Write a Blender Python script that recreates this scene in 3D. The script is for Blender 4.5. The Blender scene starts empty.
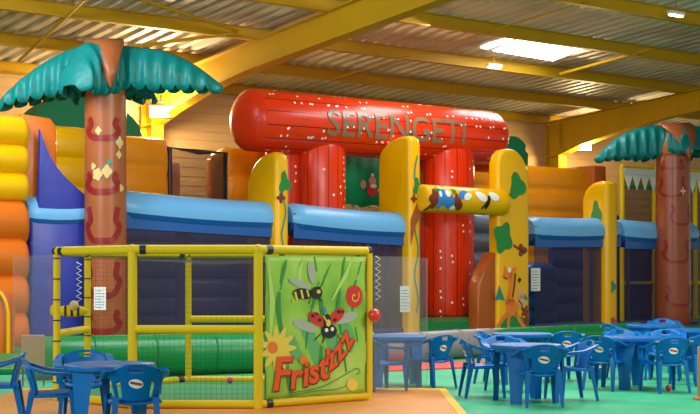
import bpy, bmesh, math, random
from mathutils import Vector, Matrix
random.seed(7)
S = bpy.context.scene
C = S.collection
R = math.radians
PI = math.pi

# ------------------------------------------------------------------ camera, world, light, exposure
F = 1300.0            # focal length in pixels at 700 px width
EYE = 1.6
HOR = 275.0
cam = bpy.data.objects.new('camera', bpy.data.cameras.new('camera'))
C.objects.link(cam)
cam.location = (0, 0, EYE)
cam.rotation_euler = (PI / 2, 0, 0)
cam.data.sensor_width = 36
cam.data.lens = 36 * F / 700
cam.data.shift_y = (HOR - 207) / 700
cam.data.clip_end = 300
S.camera = cam
S.view_settings.view_transform = 'Standard'
S.view_settings.look = 'None'
S.view_settings.gamma = 1
S.view_settings.use_curve_mapping = False
S.view_settings.exposure = 0.0

w = bpy.data.worlds.new('world'); S.world = w
w.use_nodes = True
bg = w.node_tree.nodes['Background']
bg.inputs[0].default_value = (1.0, 0.92, 0.82, 1)
bg.inputs[1].default_value = 0.70

# hall grid: u along the purlins and the inflatable's front, v towards the back wall
TH = math.atan2(.585, .811)
U = Vector((math.cos(TH), math.sin(TH), 0)); V = Vector((-math.sin(TH), math.cos(TH), 0))
O0 = Vector((0, 33.4, 0))
OV = 33.4 * V.y
def G(a, b, z=0.0): return O0 + U * a + V * b + Vector((0, 0, z))
def gp(px, b):
    """where the line of sight at column px meets the hall line b: (a, depth)"""
    k = (px - 350) / F
    t = (b + OV) / (V.y + V.x * k)
    p = Vector((k * t, t, 0)) - O0
    return p.dot(U), t
def ga(px, b): return gp(px, b)[0]
def gz(px, b, py): return EYE + (HOR - py) / F * gp(px, b)[1]
def fl(px, py=None, s=None):
    """floor point from a column and a scale (pixels per metre)"""
    if s is None: s = (py - HOR) / EYE
    return Vector(((px - 350) / s, F / s, 0))

def area(name, loc, target, size, size_y, power, col):
    l = bpy.data.lights.new(name, 'AREA'); l.shape = 'RECTANGLE'; l.size = size; l.size_y = size_y
    l.energy = power; l.color = col
    o = bpy.data.objects.new(name, l); C.objects.link(o); o.location = loc
    d = Vector(target) - Vector(loc); o.rotation_euler = d.to_track_quat('-Z', 'Y').to_euler()
    return o
# added unseen area lamps: camera-side daylight, fill from above, one below the roof light
area('daylight_front', (-13, 3, 6.8), (0, 32, 2), 9, 4, 1500, (0.82, 0.92, 1.0))
area('roof_fill', (1, 19.5, 7.9), (1.0, 20.5, 0), 9, 3, 900, (0.95, 1.0, 1.0))
area('roof_fill_left', (-8.5, 24.5, 8.2), (-5.5, 28, 3.0), 5, 3, 900, (0.85, 0.95, 1.0))
area('daylight_roof_centre', (3.4, 33.0, 8.0), (2.0, 33.2, 5.0), 5.5, 1.2, 260, (1.0, 0.97, 0.92)).rotation_euler.z += 0.62
area('side_fill', (9, 14, 7.0), (3, 34, 2.5), 6, 3, 900, (1.0, 0.95, 0.85))

# ------------------------------------------------------------------ materials
def mat(name, col, rough=0.45, metal=0.0, bump=0.0, bscale=8.0, var=0.0, vscale=2.0, spec=0.5, emit=None, estr=0.0, coat=0.0):
    m = bpy.data.materials.new(name); m.use_nodes = True
    nt = m.node_tree; b = nt.nodes['Principled BSDF']
    b.inputs['Base Color'].default_value = (*col, 1)
    b.inputs['Roughness'].default_value = rough
    b.inputs['Metallic'].default_value = metal
    b.inputs['Specular IOR Level'].default_value = spec
    b.inputs['Coat Weight'].default_value = coat
    b.inputs['Coat Roughness'].default_value = 0.2
    tc = nt.nodes.new('ShaderNodeTexCoord')
    if var:
        n = nt.nodes.new('ShaderNodeTexNoise'); n.inputs['Scale'].default_value = vscale; n.inputs['Detail'].default_value = 4
        nt.links.new(tc.outputs['Object'], n.inputs['Vector'])
        mx = nt.nodes.new('ShaderNodeMix'); mx.data_type = 'RGBA'
        mx.inputs['A'].default_value = (*[c * (1 - var) for c in col], 1)
        mx.inputs['B'].default_value = (*[min(1, c * (1 + var)) for c in col], 1)
        nt.links.new(n.outputs['Fac'], mx.inputs['Factor']); nt.links.new(mx.outputs['Result'], b.inputs['Base Color'])
    if bump:
        n = nt.nodes.new('ShaderNodeTexNoise'); n.inputs['Scale'].default_value = bscale; n.inputs['Detail'].default_value = 3
        nt.links.new(tc.outputs['Object'], n.inputs['Vector'])
        bp = nt.nodes.new('ShaderNodeBump'); bp.inputs['Strength'].default_value = bump; bp.inputs['Distance'].default_value = 0.05
        nt.links.new(n.outputs['Fac'], bp.inputs['Height']); nt.links.new(bp.outputs['Normal'], b.inputs['Normal'])
    if emit:
        b.inputs['Emission Color'].default_value = (*emit, 1); b.inputs['Emission Strength'].default_value = estr
    return m
def vinyl(name, col, rough=0.34, bump=0.25, bs=2.2, coat=0.08):
    return mat(name, col, rough, spec=0.32, bump=bump, bscale=bs, var=0.08, vscale=1.3, coat=coat)
def see_through(name, col, alpha, rough=0.2):
    m = mat(name, col, rough); nt = m.node_tree
    m.node_tree.nodes['Principled BSDF'].inputs['Alpha'].default_value = alpha
    return m
def planked(name, col, line, period, axis, rough=0.3):
    """vinyl printed with dark plank joints along one object axis"""
    m = mat(name, col, rough, spec=0.35, coat=0.18); nt = m.node_tree; b = nt.nodes['Principled BSDF']
    at = nt.nodes.new('ShaderNodeAttribute'); at.attribute_name = 'plank'
    ml = nt.nodes.new('ShaderNodeMath'); ml.operation = 'PINGPONG'; ml.inputs[1].default_value = 0.5
    nt.links.new(at.outputs['Fac'], ml.inputs[0])
    lt = nt.nodes.new('ShaderNodeMath'); lt.operation = 'LESS_THAN'; lt.inputs[1].default_value = 0.035
    nt.links.new(ml.outputs[0], lt.inputs[0])
    tc = nt.nodes.new('ShaderNodeTexCoord')
    mp = nt.nodes.new('ShaderNodeMapping'); mp.inputs['Scale'].default_value = axis
    nt.links.new(tc.outputs['Object'], mp.inputs['Vector'])
    n = nt.nodes.new('ShaderNodeTexNoise'); n.inputs['Scale'].default_value = 3.0; n.inputs['Detail'].default_value = 5
    nt.links.new(mp.outputs[0], n.inputs['Vector'])
    rp = nt.nodes.new('ShaderNodeValToRGB')
    rp.color_ramp.elements[0].position = 0.26; rp.color_ramp.elements[0].color = (*[c * 0.5 for c in col], 1)
    rp.color_ramp.elements[1].position = 0.38; rp.color_ramp.elements[1].color = (*col, 1)
    nt.links.new(n.outputs['Fac'], rp.inputs[0])
    mx = nt.nodes.new('ShaderNodeMix'); mx.data_type = 'RGBA'
    nt.links.new(lt.outputs[0], mx.inputs['Factor']); nt.links.new(rp.outputs[0], mx.inputs['A'])
    mx.inputs['B'].default_value = (*line, 1)
    nt.links.new(mx.outputs['Result'], b.inputs['Base Color'])
    return m
M = {}
M['yellow'] = vinyl('yellow_vinyl', (0.86, 0.43, 0.0))
M['orange'] = vinyl('orange_vinyl', (0.70, 0.15, 0.01))
M['amber'] = vinyl('amber_vinyl', (0.80, 0.27, 0.002))
M['rust'] = vinyl('rust_vinyl', (0.42, 0.09, 0.015))
M['trunk'] = vinyl('trunk_vinyl', (0.34, 0.09, 0.026))
M['trunk_dark'] = vinyl('dark_trunk_vinyl', (0.30, 0.065, 0.025))
M['mark'] = vinyl('maroon_print', (0.25, 0.012, 0.01))
M['redv'] = vinyl('red_vinyl', (0.70, 0.03, 0.004))
M['red_log'] = planked('red_plank_vinyl', (0.76, 0.035, 0.003), (0.16, 0.006, 0.002), 1, (0.5, 6, 6))
M['red_col'] = planked('red_column_vinyl', (0.76, 0.035, 0.003), (0.16, 0.006, 0.002), 1, (6, 6, 0.6))
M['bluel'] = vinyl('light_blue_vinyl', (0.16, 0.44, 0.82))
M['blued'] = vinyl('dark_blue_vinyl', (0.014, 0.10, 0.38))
M['bluev'] = vinyl('violet_blue_vinyl', (0.026, 0.04, 0.34))
M['navy'] = vinyl('navy_vinyl', (0.05, 0.05, 0.22))
M['blueg'] = vinyl('grey_blue_vinyl', (0.28, 0.36, 0.56))
M['ribg'] = vinyl('slate_vinyl', (0.16, 0.15, 0.27))
M['purple'] = vinyl('purple_vinyl', (0.13, 0.04, 0.24))
M['teal'] = mat('teal_fabric', (0.0, 0.17, 0.165), 0.42, spec=0.3, bump=0.5, bscale=5, var=0.15)
M['green'] = vinyl('green_vinyl', (0.004, 0.19, 0.045))
M['greend'] = vinyl('dark_green_vinyl', (0.0, 0.15, 0.055), rough=.6, coat=0.0)
M['grey'] = vinyl('grey_vinyl', (0.21, 0.18, 0.19), rough=0.4)
M['leaf'] = mat('leaf_print', (0.01, 0.22, 0.04), 0.4)
M['tealp'] = mat('teal_print', (0.0, 0.25, 0.2), 0.4)
M['brownp'] = mat('brown_print', (0.22, 0.03, 0.01), 0.4)
M['white'] = mat('white_print', (0.85, 0.85, 0.80), 0.45)
M['cream'] = mat('cream_print', (0.62, 0.44, 0.16), 0.45)
M['skin'] = mat('beige_print', (0.70, 0.35, 0.22), 0.45)
M['black'] = mat('black_print', (0.01, 0.01, 0.01), 0.5)
M['bluep'] = mat('blue_print', (0.04, 0.22, 0.65), 0.45)
M['redp'] = mat('red_print', (0.70, 0.02, 0.015), 0.45)
M['orangep'] = mat('orange_print', (0.85, 0.20, 0.02), 0.45)
M['letter'] = mat('grey_green_lettering', (0.24, 0.15, 0.09), 0.22)
M['steel'] = mat('yellow_steel', (0.52, 0.29, 0.004), 0.5, spec=0.25, var=0.12, vscale=0.6)
M['plastic'] = mat('blue_plastic', (0.0, 0.125, 0.42), 0.32, spec=0.28)
M['pipe'] = mat('yellow_foam', (0.78, 0.53, 0.008), 0.5, spec=0.25)
M['blackp'] = mat('black_plastic', (0.015, 0.015, 0.02), 0.4)
M['cord'] = mat('net_cord', (0.03, 0.03, 0.03), 0.7)
M['net'] = see_through('dark_safety_net', (0.028, 0.02, 0.085), 0.42, 0.6)
M['netg'] = see_through('black_gauze', (0.03, 0.02, 0.03), 0.42, 0.6)
M['clear'] = see_through('clear_vinyl', (0.5, 0.48, 0.46), 0.11, 0.08)
M['paper'] = mat('paper', (0.75, 0.75, 0.75), 0.6)
M['tan'] = mat('tan_board', (0.42, 0.22, 0.08), 0.6, var=0.1)
M['mat_o'] = mat('orange_foam', (0.72, 0.26, 0.04), 0.5, var=0.08)
M['mat_y'] = mat('yellow_edge_foam', (0.85, 0.50, 0.03), 0.5)
M['mat_r'] = mat('red_foam', (0.70, 0.03, 0.03), 0.5)
M['mat_g'] = mat('green_foam', (0.015, 0.30, 0.12), 0.5)
M['pink'] = mat('pink_plastic', (0.6, 0.03, 0.15), 0.3)
M['ball'] = mat('red_ball_plastic', (0.75, 0.04, 0.02), 0.15, coat=0.5)
M['curtain'] = vinyl('green_curtain', (0.0, 0.34, 0.13), coat=0.0, rough=.5)
M['lamp'] = mat('floodlight_glass', (1, 1, 1), 0.3, emit=(1.0, 0.92, 0.7), estr=60)
M['sky'] = mat('skylight_panel', (1, 1, 1), 0.5, emit=(1.0, 1.0, 0.95), estr=14)
M['tube'] = mat('lamp_tube', (1, 1, 1), 0.4, emit=(1.0, 0.98, 0.9), estr=6)

def ramp_noise(m, scale, cols, detail=4, mapscale=(1, 1, 1)):
    nt = m.node_tree; b = nt.nodes['Principled BSDF']
    tc = nt.nodes.new('ShaderNodeTexCoord'); mp = nt.nodes.new('ShaderNodeMapping'); mp.inputs['Scale'].default_value = mapscale
    n = nt.nodes.new('ShaderNodeTexNoise'); n.inputs['Scale'].default_value = scale; n.inputs['Detail'].default_value = detail
    rp = nt.nodes.new('ShaderNodeValToRGB'); e = rp.color_ramp.elements
    e[0].position, e[0].color = cols[0][0], (*cols[0][1], 1); e[1].position, e[1].color = cols[-1][0], (*cols[-1][1], 1)
    for p, c in cols[1:-1]:
        x = e.new(p); x.color = (*c, 1)
    nt.links.new(tc.outputs['Object'], mp.inputs[0]); nt.links.new(mp.outputs[0], n.inputs['Vector'])
    nt.links.new(n.outputs['Fac'], rp.inputs[0]); nt.links.new(rp.outputs[0], b.inputs['Base Color'])
    return m
M['floor'] = ramp_noise(mat('green_carpet', (0.05, 0.5, 0.25), 0.55, bump=0.1, bscale=200), 1.2,
                        [(0.35, (0.025, 0.36, 0.17)), (0.65, (0.04, 0.45, 0.23))])
M['roof'] = ramp_noise(mat('galvanised_deck', (0.4, 0.38, 0.33), 0.45, metal=0.1), 0.35,
                       [(0.30, (0.44, 0.37, 0.32)), (0.52, (0.74, 0.68, 0.62)), (0.72, (0.84, 0.76, 0.68))], 6)
m = M['wall'] = mat('tan_cladding', (0.62, 0.37, 0.16), 0.6, spec=0.2)
nt = m.node_tree; tc = nt.nodes.new('ShaderNodeTexCoord'); wv = nt.nodes.new('ShaderNodeTexWave')
wv.bands_direction = 'Z'; wv.wave_profile = 'SAW'; wv.inputs['Scale'].default_value = 0.8
bp = nt.nodes.new('ShaderNodeBump'); bp.inputs['Strength'].default_value = 0.6; bp.inputs['Distance'].default_value = 0.04
nt.links.new(tc.outputs['Object'], wv.inputs['Vector']); nt.links.new(wv.outputs['Fac'], bp.inputs['Height'])
nt.links.new(bp.outputs['Normal'], nt.nodes['Principled BSDF'].inputs['Normal'])

# ------------------------------------------------------------------ helpers
def link(name, bm, m, parent=None, smooth=True, ang=50):
    me = bpy.data.meshes.new(name)
    bmesh.ops.recalc_face_normals(bm, faces=bm.faces[:])
    bm.to_mesh(me); bm.free()
    for mm in (m if isinstance(m, (list, tuple)) else [m]): me.materials.append(mm)
    if smooth:
        me.polygons.foreach_set('use_smooth', [True] * len(me.polygons))
        if ang: me.set_sharp_from_angle(angle=R(ang))
    o = bpy.data.objects.new(name, me); C.objects.link(o)
    if parent: o.parent = parent
    return o
def tag(o, label=None, cat=None, group=None, kind=None):
    if label: o['label'] = label
    if cat: o['category'] = cat
    if group: o['group'] = group
    if kind: o['kind'] = kind
    return o
def thing(name, label, cat, loc=(0, 0, 0), rz=0.0, group=None):
    o = bpy.data.objects.new(name, None); C.objects.link(o); o.empty_display_size = 0.1
    o.location = loc; o.rotation_euler = (0, 0, rz); o['kind'] = 'thing'
    return tag(o, label, cat, group)
def copy_tree(o, parent=None):
    c = o.copy(); C.objects.link(c)
    if parent: c.parent = parent
    for ch in [x for x in bpy.data.objects if x.parent == o]: copy_tree(ch, c)
    return c
def bx(bm, x0, x1, y0, y1, z0, z1, bev=0.0, seg=3):
    r = bmesh.ops.create_cube(bm, size=1)
    vs = r['verts']
    for v in vs:
        v.co = Vector(((x0 + x1) / 2 + v.co.x * (x1 - x0), (y0 + y1) / 2 + v.co.y * (y1 - y0), (z0 + z1) / 2 + v.co.z * (z1 - z0)))
    if bev:
        es = list({e for v in vs for e in v.link_edges})
        bmesh.ops.bevel(bm, geom=es, offset=bev, segments=seg, affect='EDGES', profile=0.5)
    return bm
def prism(bm, pts, axis, t0, t1, bev=0.0, seg=3):
    """extrude a polygon; axis 'x': pts are (y,z); 'y': (x,z); 'z': (x,y)"""
    def co(p, t):
        if axis == 'x': return (t, p[0], p[1])
        if axis == 'y': return (p[0], t, p[1])
        return (p[0], p[1], t)
    a = [bm.verts.new(co(p, t0)) for p in pts]; b = [bm.verts.new(co(p, t1)) for p in pts]
    n = len(pts); fa = bm.faces.new(a); fb = bm.faces.new(b[::-1])
    for i in range(n): bm.faces.new((a[i], b[i], b[(i + 1) % n], a[(i + 1) % n]))
    if bev:
        es = list(fa.edges) + list(fb.edges)
        bmesh.ops.bevel(bm, geom=es, offset=bev, segments=seg, affect='EDGES', profile=0.5)
    return bm
def frame_of(d):
    d = Vector(d).normalized()
    up = Vector((0, 0, 1)) if abs(d.z) < 0.95 else Vector((1, 0, 0))
    s = d.cross(up).normalized(); t = s.cross(d).normalized()
    return d, s, t
def tube(bm, pts, r, n=12, cap=True):
    """round bar through points; r a number or a list"""
    pts = [Vector(p) for p in pts]; rings = []
    for i, p in enumerate(pts):
        d = pts[min(i + 1, len(pts) - 1)] - pts[max(i - 1, 0)]
        _, s, t = frame_of(d); rr = r[i] if isinstance(r, (list, tuple)) else r
        rings.append([bm.verts.new(p + (s * math.cos(2 * PI * k / n) + t * math.sin(2 * PI * k / n)) * rr) for k in range(n)])
    for a, b in zip(rings, rings[1:]):
        for k in range(n): bm.faces.new((a[k], a[(k + 1) % n], b[(k + 1) % n], b[k]))
    if cap: bm.faces.new(rings[0][::-1]); bm.faces.new(rings[-1])
    return bm
def capsule(bm, p0, p1, r, dome=0.6, n=28, seg=6, mid=10, sag=0.0):
    """inflated tube with domed ends"""
    p0, p1 = Vector(p0), Vector(p1); d = (p1 - p0).normalized(); L = (p1 - p0).length; D = r * dome
    pts, rs = [], []
    for i in range(seg + 1):
        a = PI / 2 * i / seg; pts.append(p0 + d * (D - D * math.cos(a))); rs.append(max(0.01, r * math.sin(a)))
    for i in range(1, mid):
        f = i / mid; pts.append(p0 + d * (D + (L - 2 * D) * f) - Vector((0, 0, sag * math.sin(PI * f)))); rs.append(r)
    for i in range(seg + 1):
        a = PI / 2 * (1 - i / seg); pts.append(p1 - d * (D - D * math.cos(a))); rs.append(max(0.01, r * math.sin(a)))
    return tube(bm, pts, rs, n)
def ribs(bm, x0, x1, z0, z1, n, y0, y1, bulge=0.09, rnd=0.15):
    """wall made of n stacked inflated tubes, front at y0"""
    pr = []; h = (z1 - z0) / n
    for i in range(n):
        for k in range(8):
            f = k / 8; pr.append((y0 - bulge * math.sin(PI * f) ** 0.6, z0 + h * (i + f)))
    pr.append((y0, z1))
    pr.append(((y0 + y1) / 2, z1 + rnd * 0.6)); pr.append((y1, z1)); pr.append((y1, z0))
    L = x1 - x0; k0 = min(rnd, L / 4)
    # rounded side edges: several slices pulled in at the ends
    st = [(x0, 0.10), (x0 + k0 * 0.3, 0.04), (x0 + k0, 0.0), (x1 - k0, 0.0), (x1 - k0 * 0.3, 0.04), (x1, 0.10)]
    cy = (y0 + y1) / 2; rg = []
    for x, q in st:
        rg.append([bm.verts.new((x, cy + (p[0] - cy) * (1 - q), z0 + (p[1] - z0) * (1 - q * 0.4))) for p in pr])
    m_ = len(pr)
    for a, b in zip(rg, rg[1:]):
        for k in range(m_): bm.faces.new((a[k], b[k], b[(k + 1) % m_], a[(k + 1) % m_]))
    bm.faces.new(rg[0]); bm.faces.new(rg[-1][::-1])
    return bm
def ell(cx, cy, rx, ry, n=20, rot=0.0, a0=0, a1=360):
    c, s = math.cos(R(rot)), math.sin(R(rot)); o = []
    for i in range(n):
        t = R(a0 + (a1 - a0) * i / n); x, y = rx * math.cos(t), ry * math.sin(t)
        o.append((cx + x * c - y * s, cy + x * s + y * c))
    return o
def lobes(cx, cy, r, k=5, amp=0.25, n=40, sy=1.0, ph=0.0):
    return [(cx + r * (1 + amp * math.cos(k * 2 * PI * i / n + ph)) * math.cos(2 * PI * i / n),
             cy + sy * r * (1 + amp * math.cos(k * 2 * PI * i / n + ph)) * math.sin(2 * PI * i / n)) for i in range(n)]
def blob(bm, pts, mp, off=0.006, rings=4):
    """print on a surface: polygon star-shaped about its centre, laid on through mp(u,v,off)"""
    cx = sum(p[0] for p in pts) / len(pts); cy = sum(p[1] for p in pts) / len(pts)
    c = bm.verts.new(mp(cx, cy, off)); prev = None; n = len(pts)
    for r_ in range(1, rings + 1):
        f = r_ / rings; cur = [bm.verts.new(mp(cx + (p[0] - cx) * f, cy + (p[1] - cy) * f, off)) for p in pts]
        for k in range(n):
            if prev: bm.faces.new((prev[k], prev[(k + 1) % n], cur[(k + 1) % n], cur[k]))
            else: bm.faces.new((c, cur[k], cur[(k + 1) % n]))
        prev = cur
    return bm
def stroke(bm, pts, wd, mp, off=0.006, sub=4):
    """printed line of width wd (number or list) through 2D points"""
    q, ws = [], []
    for i in range(len(pts) - 1):
        for k in range(sub):
            f = k / sub; q.append((pts[i][0] * (1 - f) + pts[i + 1][0] * f, pts[i][1] * (1 - f) + pts[i + 1][1] * f))
            ws.append(wd if not isinstance(wd, (list, tuple)) else wd[i] * (1 - f) + wd[i + 1] * f)
    q.append(pts[-1]); ws.append(wd if not isinstance(wd, (list, tuple)) else wd[-1])
    prev = None
    for i, p in enumerate(q):
        a, b = q[max(0, i - 1)], q[min(len(q) - 1, i + 1)]
        dx, dy = b[0] - a[0], b[1] - a[1]; L = math.hypot(dx, dy) or 1; nx, ny = -dy / L * ws[i] / 2, dx / L * ws[i] / 2
        c = (bm.verts.new(mp(p[0] + nx, p[1] + ny, off)), bm.verts.new(mp(p[0] - nx, p[1] - ny, off)))
        if prev: bm.faces.new((prev[0], prev[1], c[1], c[0]))
        prev = c
    return bm
def cr(pts, n=6):
    """smooth a 2D polyline"""
    o = []
    P = [pts[0]] + list(pts) + [pts[-1]]
    for i in range(1, len(P) - 2):
        for k in range(n):
            t = k / n; a, b, c, d = P[i - 1], P[i], P[i + 1], P[i + 2]
            o.append(tuple(0.5 * (2 * b[j] + (c[j] - a[j]) * t + (2 * a[j] - 5 * b[j] + 4 * c[j] - d[j]) * t * t + (3 * b[j] - a[j] - 3 * c[j] + d[j]) * t ** 3) for j in range(len(b))))
    o.append(tuple(pts[-1])); return o
def text_bm(body, size, bold=0.0, shear=0.0, spacing=1.0):
    cu = bpy.data.curves.new('lettering', 'FONT'); cu.body = body; cu.size = size; cu.offset = bold; cu.shear = shear
    cu.space_character = spacing; cu.resolution_u = 3
    ob = bpy.data.objects.new('lettering', cu); C.objects.link(ob)
    dg = bpy.context.evaluated_depsgraph_get(); dg.update()
    me = bpy.data.meshes.new_from_object(ob.evaluated_get(dg))
    bm = bmesh.new(); bm.from_mesh(me)
    bpy.data.objects.remove(ob); bpy.data.curves.remove(cu); bpy.data.meshes.remove(me)
    return bm
def struct(name, bm, m, smooth=False, label=None):
    o = link(name, bm, m, None, smooth)
    o['kind'] = 'structure'
    if label: o['label'] = label
    return o

# ------------------------------------------------------------------ the hall
BW = 10.2; ZE = 7.9; K = 0.0624
def roofz(b): return ZE + K * (BW - b)
A0, A1, BF = -34.0, 52.0, -32.0
bm = bmesh.new(); bmesh.ops.create_grid(bm, x_segments=1, y_segments=1, size=1)
for v in bm.verts: v.co = G(A0 if v.co.x < 0 else A1, BF if v.co.y < 0 else BW + .1)
fo = struct('floor', bm, M['floor'], label='bright green carpeted floor of the play hall')
# corrugated roof deck
bm = bmesh.new(); prof = []; a = A0; per = 0.45
while a < A1:
    for da, dz in ((0, 0), (0.15, 0), (0.20, 0.10), (0.35, 0.10), (0.40, 0)):
        prof.append((a + da, dz))
    a += per
rows = [[bm.verts.new(G(p[0], b, roofz(b) + p[1])) for p in prof] for b in (BW + .3, BF)]
for i in range(len(prof) - 1): bm.faces.new((rows[0][i], rows[0][i + 1], rows[1][i + 1], rows[1][i]))
struct('ceiling', bm, M['roof'], label='corrugated metal roof deck over the play hall')
# back wall, panel of horizontal boards
bm = bmesh.new(); z = 0
pr = []
while z < ZE + .1:
    pr += [(0, z), (0, z + .27), (0.03, z + .27), (0.03, z + .30)]; z += .30
a_ = [bm.verts.new((A0, p[0], p[1])) for p in pr]; b_ = [bm.verts.new((A1, p[0], p[1])) for p in pr]
for i in range(len(pr) - 1): bm.faces.new((a_[i], b_[i], b_[i + 1], a_[i + 1]))
wb = struct('wall_back', bm, M['wall'], label='tan horizontally boarded back wall')
wb.location = G(0, BW); wb.rotation_euler = (0, 0, TH)
# purlins
def ibeam(bm, p0, p1, h, wd, tf=0.02, up=Vector((0, 0, 1))):
    """I section from p0 to p1 (top centre line)"""
    p0, p1 = Vector(p0), Vector(p1); d = (p1 - p0).normalized(); s = d.cross(up).normalized()
    def slab(x0, x1, z0, z1):
        vs = []
        for p in (p0, p1):
            for x, z in ((x0, z0), (x1, z0), (x1, z1), (x0, z1)): vs.append(bm.verts.new(p + s * x + up * z))
        for q in ((0, 1, 2, 3), (7, 6, 5, 4), (0, 4, 5, 1), (1, 5, 6, 2), (2, 6, 7, 3), (3, 7, 4, 0)): bm.faces.new([vs[i] for i in q])
    slab(-wd / 2, wd / 2, -tf, 0); slab(-wd / 2, wd / 2, -h, -h + tf); slab(-.012, .012, -h + tf, -tf)
PH = 0.34
pi_ = 0
for i, b in enumerate([BW - .15, 6.7, 3.2, -.3, -3.8, -7.3, -10.8, -14.3]):
    bm = bmesh.new(); z = roofz(b) - 0.005
    ibeam(bm, G(A0 + 1, b, z), G(A1 - 1, b, z), PH, 0.20)
    o = struct('purlin', bm, M['steel']); o['group'] = 'yellow roof purlins'
    o['label'] = 'long yellow steel purlin carrying the corrugated roof deck'
# portal frames: column, rafter with a haunch
aL, aR = ga(150, BW - .5), ga(553, BW - .5)
bay = aR - aL
for i in (-1, 0, 1, 2):
    a = aL + bay * i
    t = thing('steel_portal_frame', ('', 'yellow steel column and rafter above the red log',
              'yellow steel column and rafter behind the right palm', '')[i + 1] or 'yellow steel column and rafter at the hall edge', 'frame',
              G(a, BW - .6), TH)
    del t['category']; t['kind'] = 'structure'
    bm = bmesh.new()
    zt = roofz(BW) - PH
    for x0, x1, y0, y1 in ((-.2, .2, -.42, -.39), (-.2, .2, .30, .33), (-.012, .012, -.39, .30)):
        bx(bm, x0, x1, y0, y1, 0, zt - .05)
    link('column', bm, M['steel'], t, False)
    bm = bmesh.new()
    st = [(0.3, 1.35), (-0.45, 1.35), (-1.6, 1.12), (-3.6, 0.88), (-6.0, 0.74), (-34, 0.72)]
    def zz(y): return roofz(BW - .6 + y) - PH
    top = [(y, zz(y)) for y, h in st]; bot = [(y, zz(y) - h) for y, h in st]
    prism(bm, top + bot[::-1], 'x', -.015, .015)
    for P_ in (top, bot):
        for (ya, za), (yb, zb) in zip(P_, P_[1:]):
            if ya == yb: continue
            prism(bm, [(ya, za), (yb, zb), (yb, zb + .03), (ya, za + .03)], 'x', -.2, .2)
    link('rafter', bm, M['steel'], t, False)
# bracing rods under the deck
def roofpt(px, py, dz=-0.32):
    k = (px - 350) / F; q = (HOR - py) / F; c = V.y + V.x * k
    t = (ZE + dz - EYE + K * (BW + OV)) / (q + K * c)
    return Vector((k * t, t, EYE + q * t))
for i, ((xa, ya), (xb, yb), r) in enumerate([((20, 60), (92, -8), .05), ((118, -8), (238, 31), .045), ((560, 74), (650, 49), .05),
                                ((330, 80), (604, -4), .018), ((120, 48), (235, 33), .05)]):
    bm = bmesh.new(); tube(bm, [roofpt(xa, ya), roofpt(xb, yb)], r, 8)
    o = struct('bracing_rod', bm, M['steel']); o['group'] = 'yellow roof bracing rods'; o['label'] = 'thin yellow bracing rod under the roof deck'
# roof light
def quad_on_roof(px, dz):
    bm = bmesh.new(); bm.faces.new([bm.verts.new(roofpt(x, y, dz)) for x, y in px]); return bm
bm = quad_on_roof([(493, 51), (528, 38), (596, 44), (553, 61)], -0.03)
r = bmesh.ops.extrude_face_region(bm, geom=bm.faces[:]); bmesh.ops.translate(bm, verts=[v for v in r['geom'] if isinstance(v, bmesh.types.BMVert)], vec=(0, 0, .02))
o = struct('window_1', bm, M['sky'], label='bright white roof light panel')
bm = quad_on_roof([(481, 48), (516, 35.5), (522, 36), (487, 49.5)], -0.03)
r = bmesh.ops.extrude_face_region(bm, geom=bm.faces[:]); bmesh.ops.translate(bm, verts=[v for v in r['geom'] if isinstance(v, bmesh.types.BMVert)], vec=(0, 0, .02))
struct('window_2', bm, M['sky'], label='narrow white strip of roof light beside the large one')

# floodlights on the frames
def flood(px, py, b, label, energy):
    a, t_ = gp(px, b); z = gz(px, b, py)
    t = thing('floodlight', label, 'floodlight', G(a, b, z), 0, 'wall floodlights')
    bm = bmesh.new(); bx(bm, -.32, .32, 0, .18, -.18, .2, .03); link('housing', bm, M['blackp'], t)
    bm = bmesh.new(); bx(bm, -.3, .3, -.03, -.005, -.16, .18); link('lamp_glass', bm, M['lamp'], t)
    bm = bmesh.new(); tube(bm, [(-.36, .08, -.05), (-.36, .08, .32), (.36, .08, .32), (.36, .08, -.05)], .02, 6)
    tube(bm, [(0, .08, .32), (0, .2, .55)], .03, 6); link('bracket', bm, M['blackp'], t)
    l = bpy.data.lights.new('floodlight_glow', 'POINT'); l.energy = energy; l.color = (1, .78, .42); l.shadow_soft_size = .25
    lo = bpy.data.objects.new('floodlight_glow', l); C.objects.link(lo); lo.parent = t; lo.location = (0, -.7, -.15)
flood(160, 112, BW - 1.6, 'glaring floodlight on the wall beside the left palm crown', 1100)
flood(583, 146, BW - 1.6, 'glaring floodlight under the rafter beside the right palm', 800)
for px, py, lb in ((494, 68, 'small bright lamp below the roof light'), (676, 16, 'small bright lamp near the corner of the ceiling')):
    p = roofpt(px, py, -.4)
    t = thing('ceiling_lamp', lb, 'lamp', p, TH)
    bm = bmesh.new(); bx(bm, -.28, .28, -.09, .09, .03, .12, .02); link('housing', bm, M['paper'], t)
    bm = bmesh.new(); bx(bm, -.24, .24, -.06, .06, -.01, .028, .01); link('diffuser', bm, M['tube'], t)
    bm = bmesh.new(); tube(bm, [(0, 0, .1), (0, 0, .42)], .015, 6); link('rod', bm, M['steel'], t)

# ------------------------------------------------------------------ inflatables (built on the hall grid)
def gthing(name, label, cat, a, b, z=0, group=None, rz=0.0):
    return thing(name, label, cat, G(a, b, z), TH + rz, group)
BZ = 0.10   # top of the inflated base

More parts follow.
